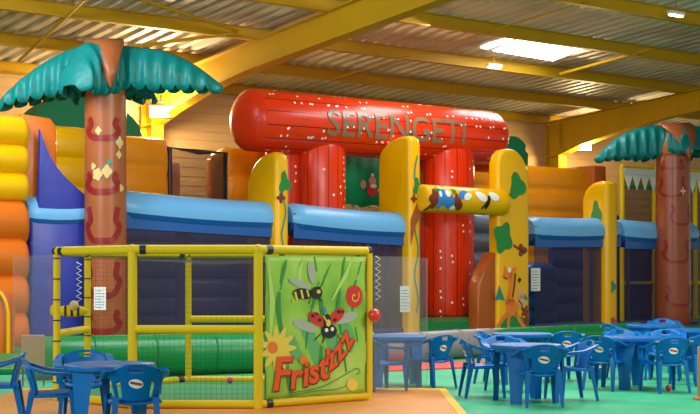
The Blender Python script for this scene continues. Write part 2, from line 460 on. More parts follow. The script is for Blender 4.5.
# base slab and bumpers
b0 = [fl(-30, s=63), fl(372, s=56.5), fl(492, s=49), fl(612, s=40.8), fl(760, s=36)]
b1 = [G(32, 8.5), G(-16, 8.5), fl(-120, s=56)]
bm = bmesh.new(); prism(bm, [(p.x, p.y) for p in b0 + b1], 'z', 0.0, BZ, .03)
tag(link('castle_platform', bm, M['green']), 'flat green inflated base under the whole play castle', 'inflatable base')
bm = bmesh.new(); a0, a1 = ga(419, -.4), ga(497, -.4)
st_ = gthing('entrance_step', 'green inflated step below the red columns', 'step', (a0 + a1) / 2, -.4, BZ)
prism(bm, [(0, 0), (.05, .25), (.35, .34), (3.2, .34), (3.2, 0)], 'x', -(a1 - a0) / 2, (a1 - a0) / 2, .05); link('body', bm, M['green'], st_)
def bumper(name, label, pa, pb, r, m, seams=0, zoff=0):
    pa, pb = Vector(pa), Vector(pb); mid = (pa + pb) / 2
    d = pb - pa; L = d.length
    t = thing(name, label, 'bumper', mid, math.atan2(d.y, d.x), 'tube bumpers along the castle')
    bm = bmesh.new(); capsule(bm, (-L / 2, 0, r), (L / 2, 0, r), r, .5); link('tube', bm, m, t)
    for k in range(1, seams + 1):
        bm = bmesh.new()
        x = -L / 2 + L * k / (seams + 1)
        bmx = [(x, (r + .006) * math.cos(2 * PI * j / 28), r + (r + .006) * math.sin(2 * PI * j / 28)) for j in range(29)]
        tube(bm, bmx, .012, 5, False); link('seam', bm, m, t)
    return t
bumper('inflatable_bumper', 'fat dark green tube bumper behind the yellow play frame', fl(28, s=65.5), fl(377, s=58.5), .33, M['greend' if 0 else 'green'], 5)
bumper('inflatable_bumper', 'fat grey tube bumper in front of the red columns', fl(373, s=56.2), fl(494, s=50.3), .275, M['grey'], 2)
bumper('inflatable_bumper', 'green tube bumper behind the blue tables', fl(487, s=46.5), fl(640, s=41), .225, M['green'], 3)
# a second, thin yellow piping line on the grey bumper's back edge
bm = bmesh.new(); tube(bm, [fl(392, s=50.5) + Vector((0, 0, .36)), fl(480, s=45.2) + Vector((0, 0, .36))], .04, 8)
tag(link('yellow_piping', bm, M['pipe']), 'thin yellow piping line behind the grey bumper', 'piping')

# barrier walls: padded tube, light blue top and dark blue underside, over a dark net
def barrier(label, pa, pb, ya, yb, b, net='net', skirt=None, endcap=True, posts=()):
    a0, a1 = ga(pa, b), ga(pb, b); za, zb = gz(pa, b, ya), gz(pb, b, yb); r = .42
    t = gthing('inflatable_barrier', label, 'barrier', (a0 + a1) / 2, b, BZ, 'blue topped net barriers')
    L = a1 - a0
    def half(bm, lo, hi):
        n = 14; m_ = 18; rg = []
        for i in range(m_ + 1):
            f = i / m_; x = -L / 2 + L * f
            e = min(f, 1 - f) * L; rr = r * (1 if e > .15 else math.sqrt(max(.04, 1 - (1 - e / .15) ** 2 * .35)))
            zc = za * (1 - f) + zb * f - BZ - r - .05 * math.sin(PI * f)
            rg.append([bm.verts.new((x, rr * math.cos(R(lo + (hi - lo) * k / n)) * 1.05, zc + rr * math.sin(R(lo + (hi - lo) * k / n)))) for k in range(n + 1)])
        for p, q in zip(rg, rg[1:]):
            for k in range(n): bm.faces.new((p[k], p[k + 1], q[k + 1], q[k]))
        bm.faces.new(rg[0]); bm.faces.new(rg[-1])
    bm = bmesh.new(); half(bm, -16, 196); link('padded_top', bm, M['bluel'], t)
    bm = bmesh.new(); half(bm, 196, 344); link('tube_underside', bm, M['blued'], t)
    if skirt:
        bm = bmesh.new(); z1 = (za + zb) / 2 - BZ - r
        bx(bm, -L / 2 + .03, L / 2 - .03, -.38, .38, 0, z1 - .05, .07); link('side_panel', bm, skirt, t)
    else:
        bm = bmesh.new(); zA, zB = za - BZ - 1.15 * r, zb - BZ - 1.15 * r
        prism(bm, [(-L / 2 + .03, .02), (L / 2 - .03, .02), (L / 2 - .03, zB), (-L / 2 + .03, zA)], 'y', -.306, -.294)
        link('net_panel', bm, M[net], t, False)
        bm = bmesh.new(); prism(bm, [(-L / 2 + .03, zA - .42), (L / 2 - .03, zB - .42), (L / 2 - .03, zB + .2), (-L / 2 + .03, zA + .2)], 'y', -.36, -.31, .01)
        link('valance', bm, M['blued'], t, False)
        bm = bmesh.new(); bx(bm, -L / 2 + .02, L / 2 - .02, -.35, -.25, 0, .12, .02); link('hem', bm, M['navy'], t)
        for px in posts:
            bm = bmesh.new(); x = ga(px, b) - (a0 + a1) / 2
            bx(bm, x - .06, x + .06, -.28, -.22, .05, (zA + zB) / 2, .02); link('net_strap', bm, M['ribg'], t)
    return t
barrier('blue barrier with solid violet side left of the left palm', 22, 94, 194, 194, -.1, skirt=M['bluev'])
barrier('long blue topped barrier behind the yellow play frame', 116, 280, 189, 202, -.1, posts=(258,))
barrier('blue topped barrier below the red log arch', 285, 411, 202, 213, -.1, posts=(353, 367, 381))
barrier('blue topped barrier behind the front blue tables', 526, 613, 216, 217, -.1, posts=(585,))
barrier('blue topped barrier left of the right palm trunk', 616, 690, 219, 221, -.1, posts=(622, 656))

# things seen through the nets
def rib_thing(name, label, cat, pa, pb, b, ztop, zbot, n, depth, m, group=None, py=None, bulge=.09):
    a0, a1 = ga(pa, b), ga(pb, b)
    if py is not None: ztop = gz((pa + pb) / 2, b, py)
    t = gthing(name, label, cat, (a0 + a1) / 2, b, zbot, group)
    bm = bmesh.new(); ribs(bm, -(a1 - a0) / 2, (a1 - a0) / 2, 0, ztop - zbot, n, 0, depth, bulge); link('ribbed_body', bm, m, t)
    return t
rib_thing('inflatable_steps', 'slate blue ribbed climbing wall behind the long left net', 'climbing wall', 118, 250, 2.2, 2.9, BZ, 6, 1.2, M['ribg'])
rib_thing('inflatable_steps', 'dark purple ribbed wall behind the net below the red log', 'climbing wall', 288, 400, 2.6, 3.0, BZ, 5, 1.0, M['purple'])
rib_thing('inflatable_steps', 'dark blue ribbed steps behind the net beside the giraffe pillar', 'climbing wall', 528, 556, 1.2, 1.9, BZ, 4, 1.0, M['blued'])
rib_thing('inflatable_steps', 'navy ribbed wall behind the right hand nets', 'climbing wall', 552, 690, 3.2, 3.0, BZ, 5, 1.0, M['navy'])
rib_thing('inflatable_steps', 'grey blue inflated steps between the red column and giraffe pillar', 'climbing wall', 466, 500, 1.6, 3.4, BZ, 6, 1.4, M['blueg'], bulge=.16)
# round brown ball seen through the long net
a = ga(181, 1.0); z = gz(181, 1.0, 237)
bm = bmesh.new(); bmesh.ops.create_uvsphere(bm, u_segments=20, v_segments=12, radius=.27); bmesh.ops.scale(bm, verts=bm.verts, vec=(1, .5, 1))
t = gthing('obstacle_bolster', 'round brown bolster behind the long left net', 'bolster', a, 1.0, BZ)
for v in bm.verts: v.co.z += z - BZ
link('head', bm, M['rust'], t)
bm = bmesh.new(); tube(bm, [(0, 0, 0), (0, 0, z - BZ)], .14, 14); link('stem', bm, M['ribg'], t)

# left slide tower: yellow ribs over orange ribs, orange corner post, blue fin
t = gthing('inflatable_slide_tower', 'yellow and orange ribbed tower at the left edge of the castle', 'slide tower', ga(0, -.4), -.4, 0)
zt = gz(0, -.4, 116); zm = gz(0, -.4, 201); xr = ga(24, -.4) - ga(0, -.4)
bm = bmesh.new(); ribs(bm, -3, xr, 0, zm, 4, -.2, 1.4, .22); link('orange_ribs', bm, M['orange'], t)
bm = bmesh.new(); ribs(bm, -3, xr + .02, zm, zt, 3, -.15, 1.4, .2); link('yellow_ribs', bm, M['yellow'], t)
bm = bmesh.new(); x2 = ga(50, .1) - ga(0, -.4)
prism(bm, [(xr, zm - .6), (x2, zm - .6), (x2, zt - .12), (x2 - .15, zt + .05), (xr, zt + .1)], 'y', .1, 1.1, .06)
link('corner_post', bm, M['orange'], t)
bm = bmesh.new(); z = lambda py: gz(60, -.4, py)
xs = lambda px: ga(px, -.4) - ga(0, -.4)
prism(bm, cr([(xs(38), z(131)), (xs(46), z(153)), (xs(60), z(174)), (xs(86), z(197))], 4) + [(xs(86), z(215)), (xs(36), z(215))], 'y', -.12, .0, .02)
o = link('side_fin', bm, M['bluev'], t)
rib_thing('inflatable_wall', 'yellow ribbed wall behind the blue fin and left palm trunk', 'inflatable wall', 50, 92, 3.2, 0, BZ, 7, 1.0, M['yellow'], py=128)
# wall with the gauze window
rib_thing('inflatable_wall', 'amber ribbed wall just right of the left palm trunk', 'inflatable wall', 112, 168, 3.0, 0, BZ, 7, 1.0, M['amber'], py=138, bulge=.05)
rib_thing('inflatable_wall', 'amber ribbed wall left of the arch under the log end', 'inflatable wall', 228, 300, 3.0, 0, BZ, 7, 1.0, M['amber'], py=151, bulge=.05)
b = 3.1; a0, a1 = ga(168, b), ga(227, b)
t = gthing('net_window', 'black framed gauze window between the two amber walls', 'net window', (a0 + a1) / 2, b, BZ)
za, zb, zc = gz(168, b, 147) - BZ, gz(227, b, 153) - BZ, gz(198, b, 152) - BZ; L = a1 - a0
bm = bmesh.new(); prism(bm, [(-L / 2, .3), (L / 2, .3), (L / 2, zb), (0, zc), (-L / 2, za)], 'y', -.005, .005); link('gauze', bm, M['netg'], t, False)
bm = bmesh.new(); tube(bm, [(-L / 2 + .04, 0, 0), (-L / 2 + .04, 0, za), (0, 0, zc), (L / 2 - .04, 0, zb), (L / 2 - .04, 0, 0)], .07, 8); link('black_frame', bm, M['blackp'], t)
b = 5.0
for pa, pb, ya, lb in ((170, 181, 162, 'short pink brown inflated post behind the gauze window'), (214, 223, 157, 'tall orange inflated post behind the gauze window')):
    a0, a1 = ga(pa, b), ga(pb, b)
    t = gthing('inflatable_post', lb, 'post', (a0 + a1) / 2, b, BZ)
    bm = bmesh.new(); bx(bm, -(a1 - a0) / 2, (a1 - a0) / 2, 0, .5, 0, gz(pa, b, ya) - BZ, .08); link('body', bm, M['orange' if pa > 200 else 'skin'], t)
rib_thing('inflatable_wall', 'long amber ribbed wall behind the giraffe pillar', 'inflatable wall', 455, 598, 3.4, 0, BZ, 7, 1.2, M['amber'], py=166, bulge=.05)
bm = bmesh.new(); b = 3.3; a = ga(597, b)
t = gthing('slide_edge', 'brown capped edge with a blue slope right of the amber wall', 'slide', a, b, BZ)
zt = gz(597, b, 166) - BZ
bx(bm, -.3, .3, -.15, 1.1, 0, zt, .06); link('brown_cap', bm, M['rust'], t)
bm = bmesh.new(); x1 = ga(640, b) - a; zq = gz(640, b, 225) - BZ
prism(bm, cr([(.15, zt - .3), (.5, zt - 1.0), (x1 * .6, zq + .2), (x1, zq)], 4) + [(x1, 0), (.15, 0)], 'y', .1, .25, .02); link('blue_slope', bm, M['bluev'], t)

# dark green domes behind
for px, b, pw, py, lb, m_ in ((84, 6.5, 124, 93, 'dark green inflated dome behind the left palm', 'greend'), (513, 5.5, 30, 136, 'dark green inflated bush beside the right end of the log', 'greend')):
    a0, a1 = ga(px - pw / 2, b), ga(px + pw / 2, b); zt = gz(px, b, py)
    t = gthing('inflatable_dome', lb, 'dome', (a0 + a1) / 2, b, 0)
    L = (a1 - a0) / 2
    bm = bmesh.new()
    pts = []
    for i in range(25):
        th = PI * i / 24; pts.append((L * math.cos(th) * (1 + .04 * math.sin(5 * th)), zt - min(2.2, L) + min(2.2, L) * math.sin(th) ** .8))
    prism(bm, pts + [(-L, 0), (L, 0)], 'y', 0, 1.0, .15); link('body', bm, M[m_], t)

# yellow slab pillars with rounded tops
def puff(bm, pts, axis, t0, t1, r, seg=5):
    """polygon extruded with rounded shoulders (outline drawn in by its own normals)"""
    n = len(pts); ar = sum(pts[i][0] * pts[(i + 1) % n][1] - pts[(i + 1) % n][0] * pts[i][1] for i in range(n))
    sg = 1 if ar > 0 else -1; nm = []
    for i in range(n):
        a, b_ = pts[i - 1], pts[(i + 1) % n]; dx, dy = b_[0] - a[0], b_[1] - a[1]; L = math.hypot(dx, dy) or 1
        nm.append((dy / L * sg, -dx / L * sg))
    rings = []
    st = [(t0 + r - r * math.cos(PI / 2 * k / seg), r - r * math.sin(PI / 2 * k / seg)) for k in range(seg + 1)]
    st += [(t1 - (t - t0), q) for t, q in st[::-1]]
    for t, q in st:
        P = [(p[0] - m_[0] * q, p[1] - (m_[1] * q if p[1] > .01 else 0)) for p, m_ in zip(pts, nm)]
        rings.append([bm.verts.new((t, p[0], p[1]) if axis == 'x' else (p[0], t, p[1])) for p in P])
    for a, b_ in zip(rings, rings[1:]):
        for k in range(n): bm.faces.new((a[k], b_[k], b_[(k + 1) % n], a[(k + 1) % n]))
    bm.faces.new(rings[0]); bm.faces.new(rings[-1][::-1])
    return bm
def pillar(label, pxl, pxr, ytop, b, depth, mirror=False, wide=None, drop=.9):
    """front face between columns pxl and pxr, slab running back; top falls away"""
    a0, a1 = ga(pxl, b), ga(pxr, b); zt = gz(pxr, b, ytop) - BZ; wd = a1 - a0
    t = gthing('inflatable_pillar', label, 'pillar', (a0 + a1) / 2, b, BZ, 'yellow pillars of the castle')
    bm = bmesh.new()
    pr = [(0, 0), (0, zt - .22), (.05, zt - .08), (.18, zt), (.35, zt)]
    for i in range(1, 9):
        th = PI / 2 * i / 8; pr.append((.35 + (depth - .35) * math.sin(th), zt - drop * (1 - math.cos(th))))
    pr.append((depth, 0))
    puff(bm, pr, 'x', -wd / 2, wd / 2, min(.16, wd * .3)); link('body', bm, M['yellow'], t, True, 35)
    return t, wd, zt
FLAT = lambda u, v, o: Vector((u, -o, v))
def side_map(x): return lambda u, v, o: Vector((x - o, u, v))
def vine(t, wd, zt, leafs):
    bm = bmesh.new()
    pts = [(.06 * math.sin(i * 1.4) + wd * .05, zt * .1 + i * zt * .8 / 14) for i in range(15)]
    stroke(bm, cr(pts, 3), .045, FLAT, .012, 1); link('painted_vine', bm, M['tealp'], t)
    bm = bmesh.new()
    for v, r in leafs: blob(bm, lobes(wd * .12, v, r, 3, .3, sy=1.5, ph=1), FLAT, .016)
    link('painted_leaf', bm, M['leaf'], t)
    bm = bmesh.new()
    for v, r in leafs: blob(bm, lobes(-wd * .15, v - r * 2.4, r * .7, 4, .3), FLAT, .016)
    link('painted_flower', bm, M['brownp'], t)
t, wd, zt = pillar('leftmost yellow pillar, short, left of the red columns', 276, 289.5, 152, -.65, 1.40, drop=.95); vine(t, wd, zt, [(zt * .83, .15)])
t, wd, zt = pillar('tall yellow pillar in front of the green curtain', 409.5, 421.5, 136, -.70, 1.38, drop=.55); vine(t, wd, zt, [(zt * .74, .13)])
bm = bmesh.new()
h = wd / 2 - .03; blob(bm, [(-h, 2.25), (-h, 2.6), (-h, 2.95), (0, 3.3), (h, 3.7), (h, 3.4), (h, 3.05), (.0, 2.8)], FLAT, .014); link('brown_stripe', bm, M['rust'], t)
t, wd, zt = pillar('slim yellow pillar with a painted leaf right of the right nets', 607, 619, 181, -.62, 1.05, drop=.6); 
t['label'] = 'small yellow pillar with a leaf between the two right barriers'
bm = bmesh.new(); sm = side_map(-wd / 2)
blob(bm, lobes(.42, zt * .78, .2, 3, .25, sy=1.5, ph=2), sm, .012); link('painted_leaf', bm, M['leaf'], t)
bm = bmesh.new(); blob(bm, lobes(-.0, zt * .27, .1, 3, .3, sy=1.6), FLAT, .012); link('painted_tree', bm, M['tealp'], t)
bm = bmesh.new(); blob(bm, lobes(0, .15, .11, 5, .3), FLAT, .012); link('painted_flower', bm, M['pink'], t)
# giraffe pillar: broad face, top curving down to the right
b = -.85; a0, a1 = ga(498, b), ga(530, b); zt = gz(505, b, 148) - BZ; wd = a1 - a0
t = gthing('inflatable_pillar', 'broad yellow pillar painted with an orange giraffe', 'pillar', (a0 + a1) / 2, b, BZ, 'yellow pillars of the castle')
bm = bmesh.new(); h = wd / 2
pr = [(-h, 0), (-h, zt - .42), (-h + .08, zt - .18), (-h + .25, zt - .04), (-h + .45, zt)]
for i in range(1, 9):
    th = PI / 2 * i / 8; pr.append((-h + .45 + (wd - .45) * math.sin(th), zt - .85 * (1 - math.cos(th))))
pr.append((h, 0)); puff(bm, pr, 'y', 0, .42, .1); link('body', bm, M['yellow'], t, True, 35)
def GZ(py): return gz(510, b, py) - BZ
def GX(px): return ga(px, b) - (a0 + a1) / 2
def gpt(*ps): return [(GX(x), GZ(y)) for x, y in ps]
KEEP = {'giraffe', 'giraffe_outline', 'bee_body', 'bee_stripes', 'ladybird_body', 'tendrils', 'ladybird_collar', 'bee_wings', 'painted_toucan'}
def deco(name, m_, shapes, off=.012, parent=None):
    for s in shapes:
        if s is shapes[0] or name not in KEEP: bm = bmesh.new()
        if s[0] == 'b': blob(bm, s[1], FLAT, off)
        else: stroke(bm, s[1], s[2], FLAT, off, 3)
        if s is shapes[-1] or name not in KEEP: o = link(name, bm, M[m_], parent or t)
    return o
deco('painted_hill', 'leaf', [('b', gpt((500, 328), (501, 322), (507, 317), (515, 315), (523, 318), (528, 324), (528, 328), (514, 328)))])
deco('painted_tree', 'tealp', [('b', gpt((494, 301), (497, 293), (499, 285), (502, 293), (505, 301), (499, 299))), ('b', gpt((523, 300), (525, 294), (528, 300)))])
deco('painted_leaf', 'leaf', [('b', lobes(GX(517), GZ(186), .28, 3, .22, sy=1.2, ph=.5)), ('b', lobes(GX(503), GZ(238), .32, 4, .18, sy=1.25, ph=2))])
deco('painted_branch', 'brownp', [('b', lobes(GX(522), GZ(250), .15, 3, .3)), ('s', gpt((513, 245), (525, 253)), .07), ('s', gpt((508, 196), (513, 192)), .07)], .011)
deco('giraffe', 'orangep', [('b', gpt((502, 276), (504, 270), (510, 269), (513, 272), (511, 278), (504, 279))),
                            ('s', gpt((511, 274), (511, 290), (509, 305)), [.15, .2, .34]),
                            ('b', gpt((505, 303), (508, 298), (515, 300), (518, 308), (516, 316), (507, 315))),
                            ('s', gpt((507, 313), (503, 318), (497, 326)), .11), ('s', gpt((515, 313), (519, 320), (524, 328)), .11),
                            ('s', gpt((509, 315), (508, 322), (508, 328)), .1), ('s', gpt((505, 271), (504, 266)), .06), ('s', gpt((511, 271), (516, 268)), .09)], .018)
deco('giraffe_outline', 'black', [('s', gpt((515, 273), (514, 285), (512, 297)), .05), ('s', gpt((518, 300), (521, 304), (522, 310)), .04),
                                  ('b', lobes(GX(519), GZ(280), .06, 4, .3)), ('s', gpt((503, 277), (507, 279)), .03)], .022)
deco('giraffe_eye', 'white', [('b', ell(GX(509), GZ(270), .06, .07))], .024)
deco('painted_monkey', 'skin', [('b', lobes(GX(520), GZ(294), .12, 5, .12)), ('b', lobes(GX(521), GZ(302), .12, 4, .2, sy=1.4))], .02)
deco('painted_flower', 'brownp', [('b', lobes(GX(525), GZ(312), .14, 5, .35)), ('b', lobes(GX(526), GZ(321), .1, 5, .35))], .02)
# orange rounded block against its side
a2 = ga(479, b + .1); a0 = ga(497, b + .1)
tb = gthing('inflatable_block', 'orange brown rounded block against the giraffe pillar', 'block', (a2 + a0) / 2 - .02, b + .1, BZ)
bm = bmesh.new(); h2 = (a0 - a2) / 2; zt2 = gz(480, b, 252) - BZ
pr = [(-h2, 0)] + [(-h2 + 2 * h2 * .9 * math.sin(PI / 2 * i / 7), zt2 - .8 + .8 * math.sin(PI / 2 * i / 7) if i else zt2 - .9) for i in range(8)] + [(h2, zt2), (h2, 0)]
prism(bm, pr, 'y', 0, .45, .08); link('body', bm, M['rust'], tb)

# yellow cross tube with painted animals
b = -.8; p0 = G(ga(419, b), b, gz(419, b, 198)); p1 = G(ga(504, b), b, gz(504, b, 203))
t = thing('inflatable_crossbar', 'yellow inflated crossbar painted with animals between two pillars', 'crossbar', (p0 + p1) / 2, TH)
L = (p1 - p0).length; dz = (p1 - p0).z / 2; rr = .36
bm = bmesh.new(); capsule(bm, (-L / 2, 0, -dz), (L / 2, 0, dz), rr, .3); link('tube', bm, M['yellow'], t)
def CYL(r, tilt=0.0): return lambda u, v, o: Vector((u, -(r + o) * math.cos(v / r), tilt * u + (r + o) * math.sin(v / r)))
cm0 = CYL(rr, dz * 2 / L)
cm = lambda u, v, o: cm0(u, v * 1.35, o)
def cdeco(name, m_, shapes, off):
    for s in shapes:
        if s is shapes[0] or name not in KEEP: bm = bmesh.new()
        if s[0] == 'b': blob(bm, s[1], cm, off)
        else: stroke(bm, s[1], s[2], cm, off, 3)
        if s is shapes[-1] or name not in KEEP: link(name, bm, M[m_], t)
x = lambda px: (px - 464) / 90 * L * .97
cdeco('painted_vine', 'brownp', [('b', lobes(x(425), -.02, .17, 4, .25)), ('s', [(x(418), -.3), (x(424), -.1), (x(428), .12)], .09), ('b', lobes(x(448), -.03, .12, 4, .3)), ('b', ell(x(452), -.14, .1, .1))], .012)
cdeco('painted_elephant', 'bluep', [('b', ell(x(434), .02, .18, .17)), ('b', ell(x(441), -.06, .15, .15)), ('s', [(x(430), -.02), (x(429), -.16), (x(432), -.2)], .07), ('b', ell(x(455), .1, .17, .08, rot=20))], .016)
cdeco('painted_bird', 'white', [('b', ell(x(439), .1, .09, .07)), ('b', ell(x(460), .06, .14, .07, rot=15)), ('b', ell(x(431), .08, .05, .06)), ('b', ell(x(475), .08, .2, .09, rot=-15)), ('b', ell(x(489), .1, .18, .09, rot=-10)), ('b', ell(x(445), -.18, .09, .05))], .02)
cdeco('painted_leaf', 'leaf', [('b', lobes(x(429), .17, .07, 3, .3)), ('b', lobes(x(446), .16, .06, 3, .3))], .022)
cdeco('painted_toucan', 'black', [('b', ell(x(482), -.03, .06, .15, rot=-25)), ('s', [(x(484), .1), (x(481), -.02), (x(476), -.16)], .05), ], .024)

# red log arch
b = 1.0
cL = ga(238, b), gz(250, b, 120) ; cR = ga(500, b), gz(503, b, 139)
am = (cL[0] + cR[0]) / 2
t = gthing('log_arch', 'huge red plank patterned log arch reading SERENGETI', 'arch', am, b, BZ)
def plank_attr(o, f):
    me = o.data; at = me.attributes.new('plank', 'FLOAT', 'POINT')
    at.data.foreach_set('value', [f(v.co) for v in me.vertices])
LR = .79
z0, z1 = cL[1] - BZ, cR[1] - BZ; x0, x1 = cL[0] - am, cR[0] - am
bm = bmesh.new(); pts, rs = [], []
for i in range(10):
    th = PI / 2 * i / 9
    pts.append(Vector((x0 + .38 - .38 * math.cos(th), 0, z0))); rs.append(max(.01, LR * math.sin(th) ** .8))
for i in range(1, 9):
    f = i / 9; pts.append(Vector((x0 + .42 + (x1 - x0 - .92) * f, 0, z0 * (1 - f) + z1 * f))); rs.append(LR * (1 - .04 * f))
for i in range(7):
    th = PI / 2 * i / 6; pts.append(Vector((x1 - .5 + .5 * math.sin(th), 0, z1))); rs.append(max(.01, LR * .96 * math.cos(th)))
# rings with a fixed frame so plank lines run true
n = 64; rings = []
for p, r_ in zip(pts, rs):
    rings.append([bm.verts.new(p + Vector((0, math.cos(2 * PI * k / n), math.sin(2 * PI * k / n))) * r_) for k in range(n)])
for p, q in zip(rings, rings[1:]):
    for k in range(n): bm.faces.new((p[k], q[k], q[(k + 1) % n], p[(k + 1) % n]))
bm.faces.new(rings[0]); bm.faces.new(rings[-1][::-1])
lo = link('log', bm, [M['red_log'], M['redv']], t, True, 60)
def ang16(co):
    zc = z0 + (z1 - z0) * (co.x - x0) / (x1 - x0)
    return abs(math.atan2(co.z - zc, -co.y)) / PI * 7 + .5
plank_attr(lo, ang16)
for p in lo.data.polygons:
    if p.center.x < x0 + .37: p.material_index = 1
tilt = (z1 - z0) / (x1 - x0)
def LM(u, v, o): # on the front of the log
    th = v / LR; rr_ = LR * (1 - .04 * max(0, min(1, (u - x0) / (x1 - x0)))) + o
    return Vector((u, -rr_ * math.cos(th), z0 + tilt * (u - x0) + rr_ * math.sin(th)))
bm = bmesh.new(); rnd = random.Random(3)
for i in range(34):
    u = x0 + .55 + (x1 - x0 - 1.1) * (i + rnd.random()) / 34
    for k in range(3):
        v = rnd.choice([-1.0, -.78, -.45, -.25, -.1, .2, .45, .7, .95, 1.15])
        blob(bm, ell(u + rnd.uniform(-.1, .1), v, .032, .036, 8), LM, .012, 1)
        if rnd.random() < .5: blob(bm, ell(u + .13, v + .02, .030, .033, 8), LM, .012, 1)
tag(link('bolt_heads', bm, M['white'], lo), kind='stuff')
# lettering
tb_ = text_bm('SERENGETI', .95, .012, 0, 1.0)
xs_ = [v.co.x for v in tb_.verts]; ys_ = [v.co.y for v in tb_.verts]
ta, te = ga(326, b - .7) - am, ga(464, b - .7) - am
for v in tb_.verts:
    v.co.x = ta + (v.co.x - min(xs_)) / (max(xs_) - min(xs_)) * (te - ta)
    v.co.y = -.36 + (v.co.y - min(ys_)) / (max(ys_) - min(ys_)) * .70
for k in range(-5, 6):
    bmesh.ops.bisect_plane(tb_, geom=tb_.verts[:] + tb_.edges[:] + tb_.faces[:], plane_co=(0, k * .09, 0), plane_no=(0, 1, 0))
for v in tb_.verts: v.co = LM(v.co.x, v.co.y, .02)
link('lettering', tb_, M['letter'], lo, False)
# columns
def column(px0, px1, b2, ztop, seed, zb=.34):
    a0, a1 = ga(px0, b2) - am, ga(px1, b2) - am; w_ = a1 - a0; cx = (a0 + a1) / 2; cy = b2 - b; r_ = w_ / 2 * .98
    bm = bmesh.new(); n = 40; rings = []
    for z in (zb, zb + .08, .8, 1.6, 2.6, 3.6, ztop - .12, ztop):
        rf = .93 if z in (zb, ztop) else 1
        rings.append([bm.verts.new((cx + r_ * rf * math.cos(2 * PI * k / n), cy + r_ * .8 * rf * math.sin(2 * PI * k / n), z)) for k in range(n)])
    for p, q in zip(rings, rings[1:]):
        for k in range(n): bm.faces.new((p[k], p[(k + 1) % n], q[(k + 1) % n], q[k]))
    bm.faces.new(rings[0]); bm.faces.new(rings[-1])
    o = link('column', bm, M['red_col'], t, True, 60)
    plank_attr(o, lambda co: abs(math.atan2(co.x - cx, -(co.y - cy) / .8)) / PI * 7 + .5)
    def mp(u, v, o_): return Vector((cx + (r_ + o_) * math.sin(u / r_), cy - (r_ * .8 + o_) * math.cos(u / r_), v))
    bm = bmesh.new(); rnd = random.Random(seed)
    for i in range(26):
        u = rnd.choice([-.7, -.35, .0, .3, .62, .5]) * r_ * 1.2; v = zb + .15 + (ztop - zb - .4) * (i + rnd.random() * .7) / 26
        blob(bm, ell(u, v, .032, .036, 8), mp, .012, 1)
        if rnd.random() < .6: blob(bm, ell(u + .02, v - .17, .030, .034, 8), mp, .012, 1)
    tag(link('bolt_heads', bm, M['white'], o), kind='stuff')
zc = z0 - .55
column(300, 343, b - .05, zc + .05, 1)
column(424, 470, b - .05, z0 + tilt * (x1 - x0) * .8 - .45, 2)
column(267, 304, b + .5, zc, 3)
bm = bmesh.new(); capsule(bm, (ga(262, b + 1.6) - am, 1.6, gz(262, b + 1.6, 148) - BZ), (ga(500, b + 1.6) - am, 1.6, gz(500, b + 1.6, 160) - BZ), .40, .5, 40)
o = link('rear_beam', bm, M['red_log'], t, True, 60)
plank_attr(o, lambda co: abs(math.atan2(co.z - (gz(380, b + 1.6, 159) - BZ), -(co.y - 1.6))) / PI * 7 + .5)

# green curtain with a printed figure, rope loops below
b = 2.1; a0, a1 = ga(341, b), ga(390, b)
t = gthing('green_curtain', 'green curtain with a small printed figure under the log', 'curtain', (a0 + a1) / 2, b, BZ)
zb_, zt_ = gz(360, b, 206) - BZ, gz(360, b, 150) - BZ; L = a1 - a0
bm = bmesh.new(); nx = 24; rg = []
for i in range(nx + 1):
    x_ = -L / 2 + L * i / nx; rg.append([bm.verts.new((x_, .008 * math.sin(i * 1.1), zz_)) for zz_ in (zb_ + .04 * math.sin(i * .5), (zb_ + zt_) / 2, zt_)])
for p, q in zip(rg, rg[1:]):
    for k in range(2): bm.faces.new((p[k], p[k + 1], q[k + 1], q[k]))
o = link('cloth', bm, M['curtain'], t); sd = o.modifiers.new('thickness', 'SOLIDIFY'); sd.thickness = .02
def cx_(px): return ga(px, b) - (a0 + a1) / 2
def cz_(py): return gz(370, b, py) - BZ
def cpt(*ps): return [(cx_(x), cz_(y)) for x, y in ps]
deco('figure_coat', 'redp', [('b', cpt((366, 186), (370, 184), (374, 188), (376, 194), (370, 197), (366, 193))), ('s', cpt((368, 184), (371, 177), (372, 174)), .1)], .06, t)
deco('figure_face', 'skin', [('b', ell(cx_(371), cz_(181), .13, .12)), ('b', ell(cx_(362), cz_(185), .1, .12)), ('b', ell(cx_(378), cz_(190), .08, .07))], .065, t)
deco('figure_beard', 'white', [('b', ell(cx_(372), cz_(186), .12, .06)), ('b', ell(cx_(371), cz_(175), .05, .05))], .07, t)
t = gthing('rope_loops', 'white rope loops hanging below the green curtain', 'rope', (a0 + a1) / 2, b - .25, BZ)
for k, (xa, xb) in enumerate(((346, 354), (362, 374))):
    bm = bmesh.new(); A, B = cx_(xa), cx_(xb); zz0 = gz(360, b, 207) - BZ
    tube(bm, [(A, 0, .1), (A, 0, zz0 - .15), (A + .07, 0, zz0), (B - .07, 0, zz0), (B, 0, zz0 - .15), (B, 0, .1)], .035, 8); 
    for z_ in (.6, 1.2, 1.8): tube(bm, [(A, 0, z_), (B, 0, z_)], .025, 6)
    link('loop', bm, M['cream'], t)

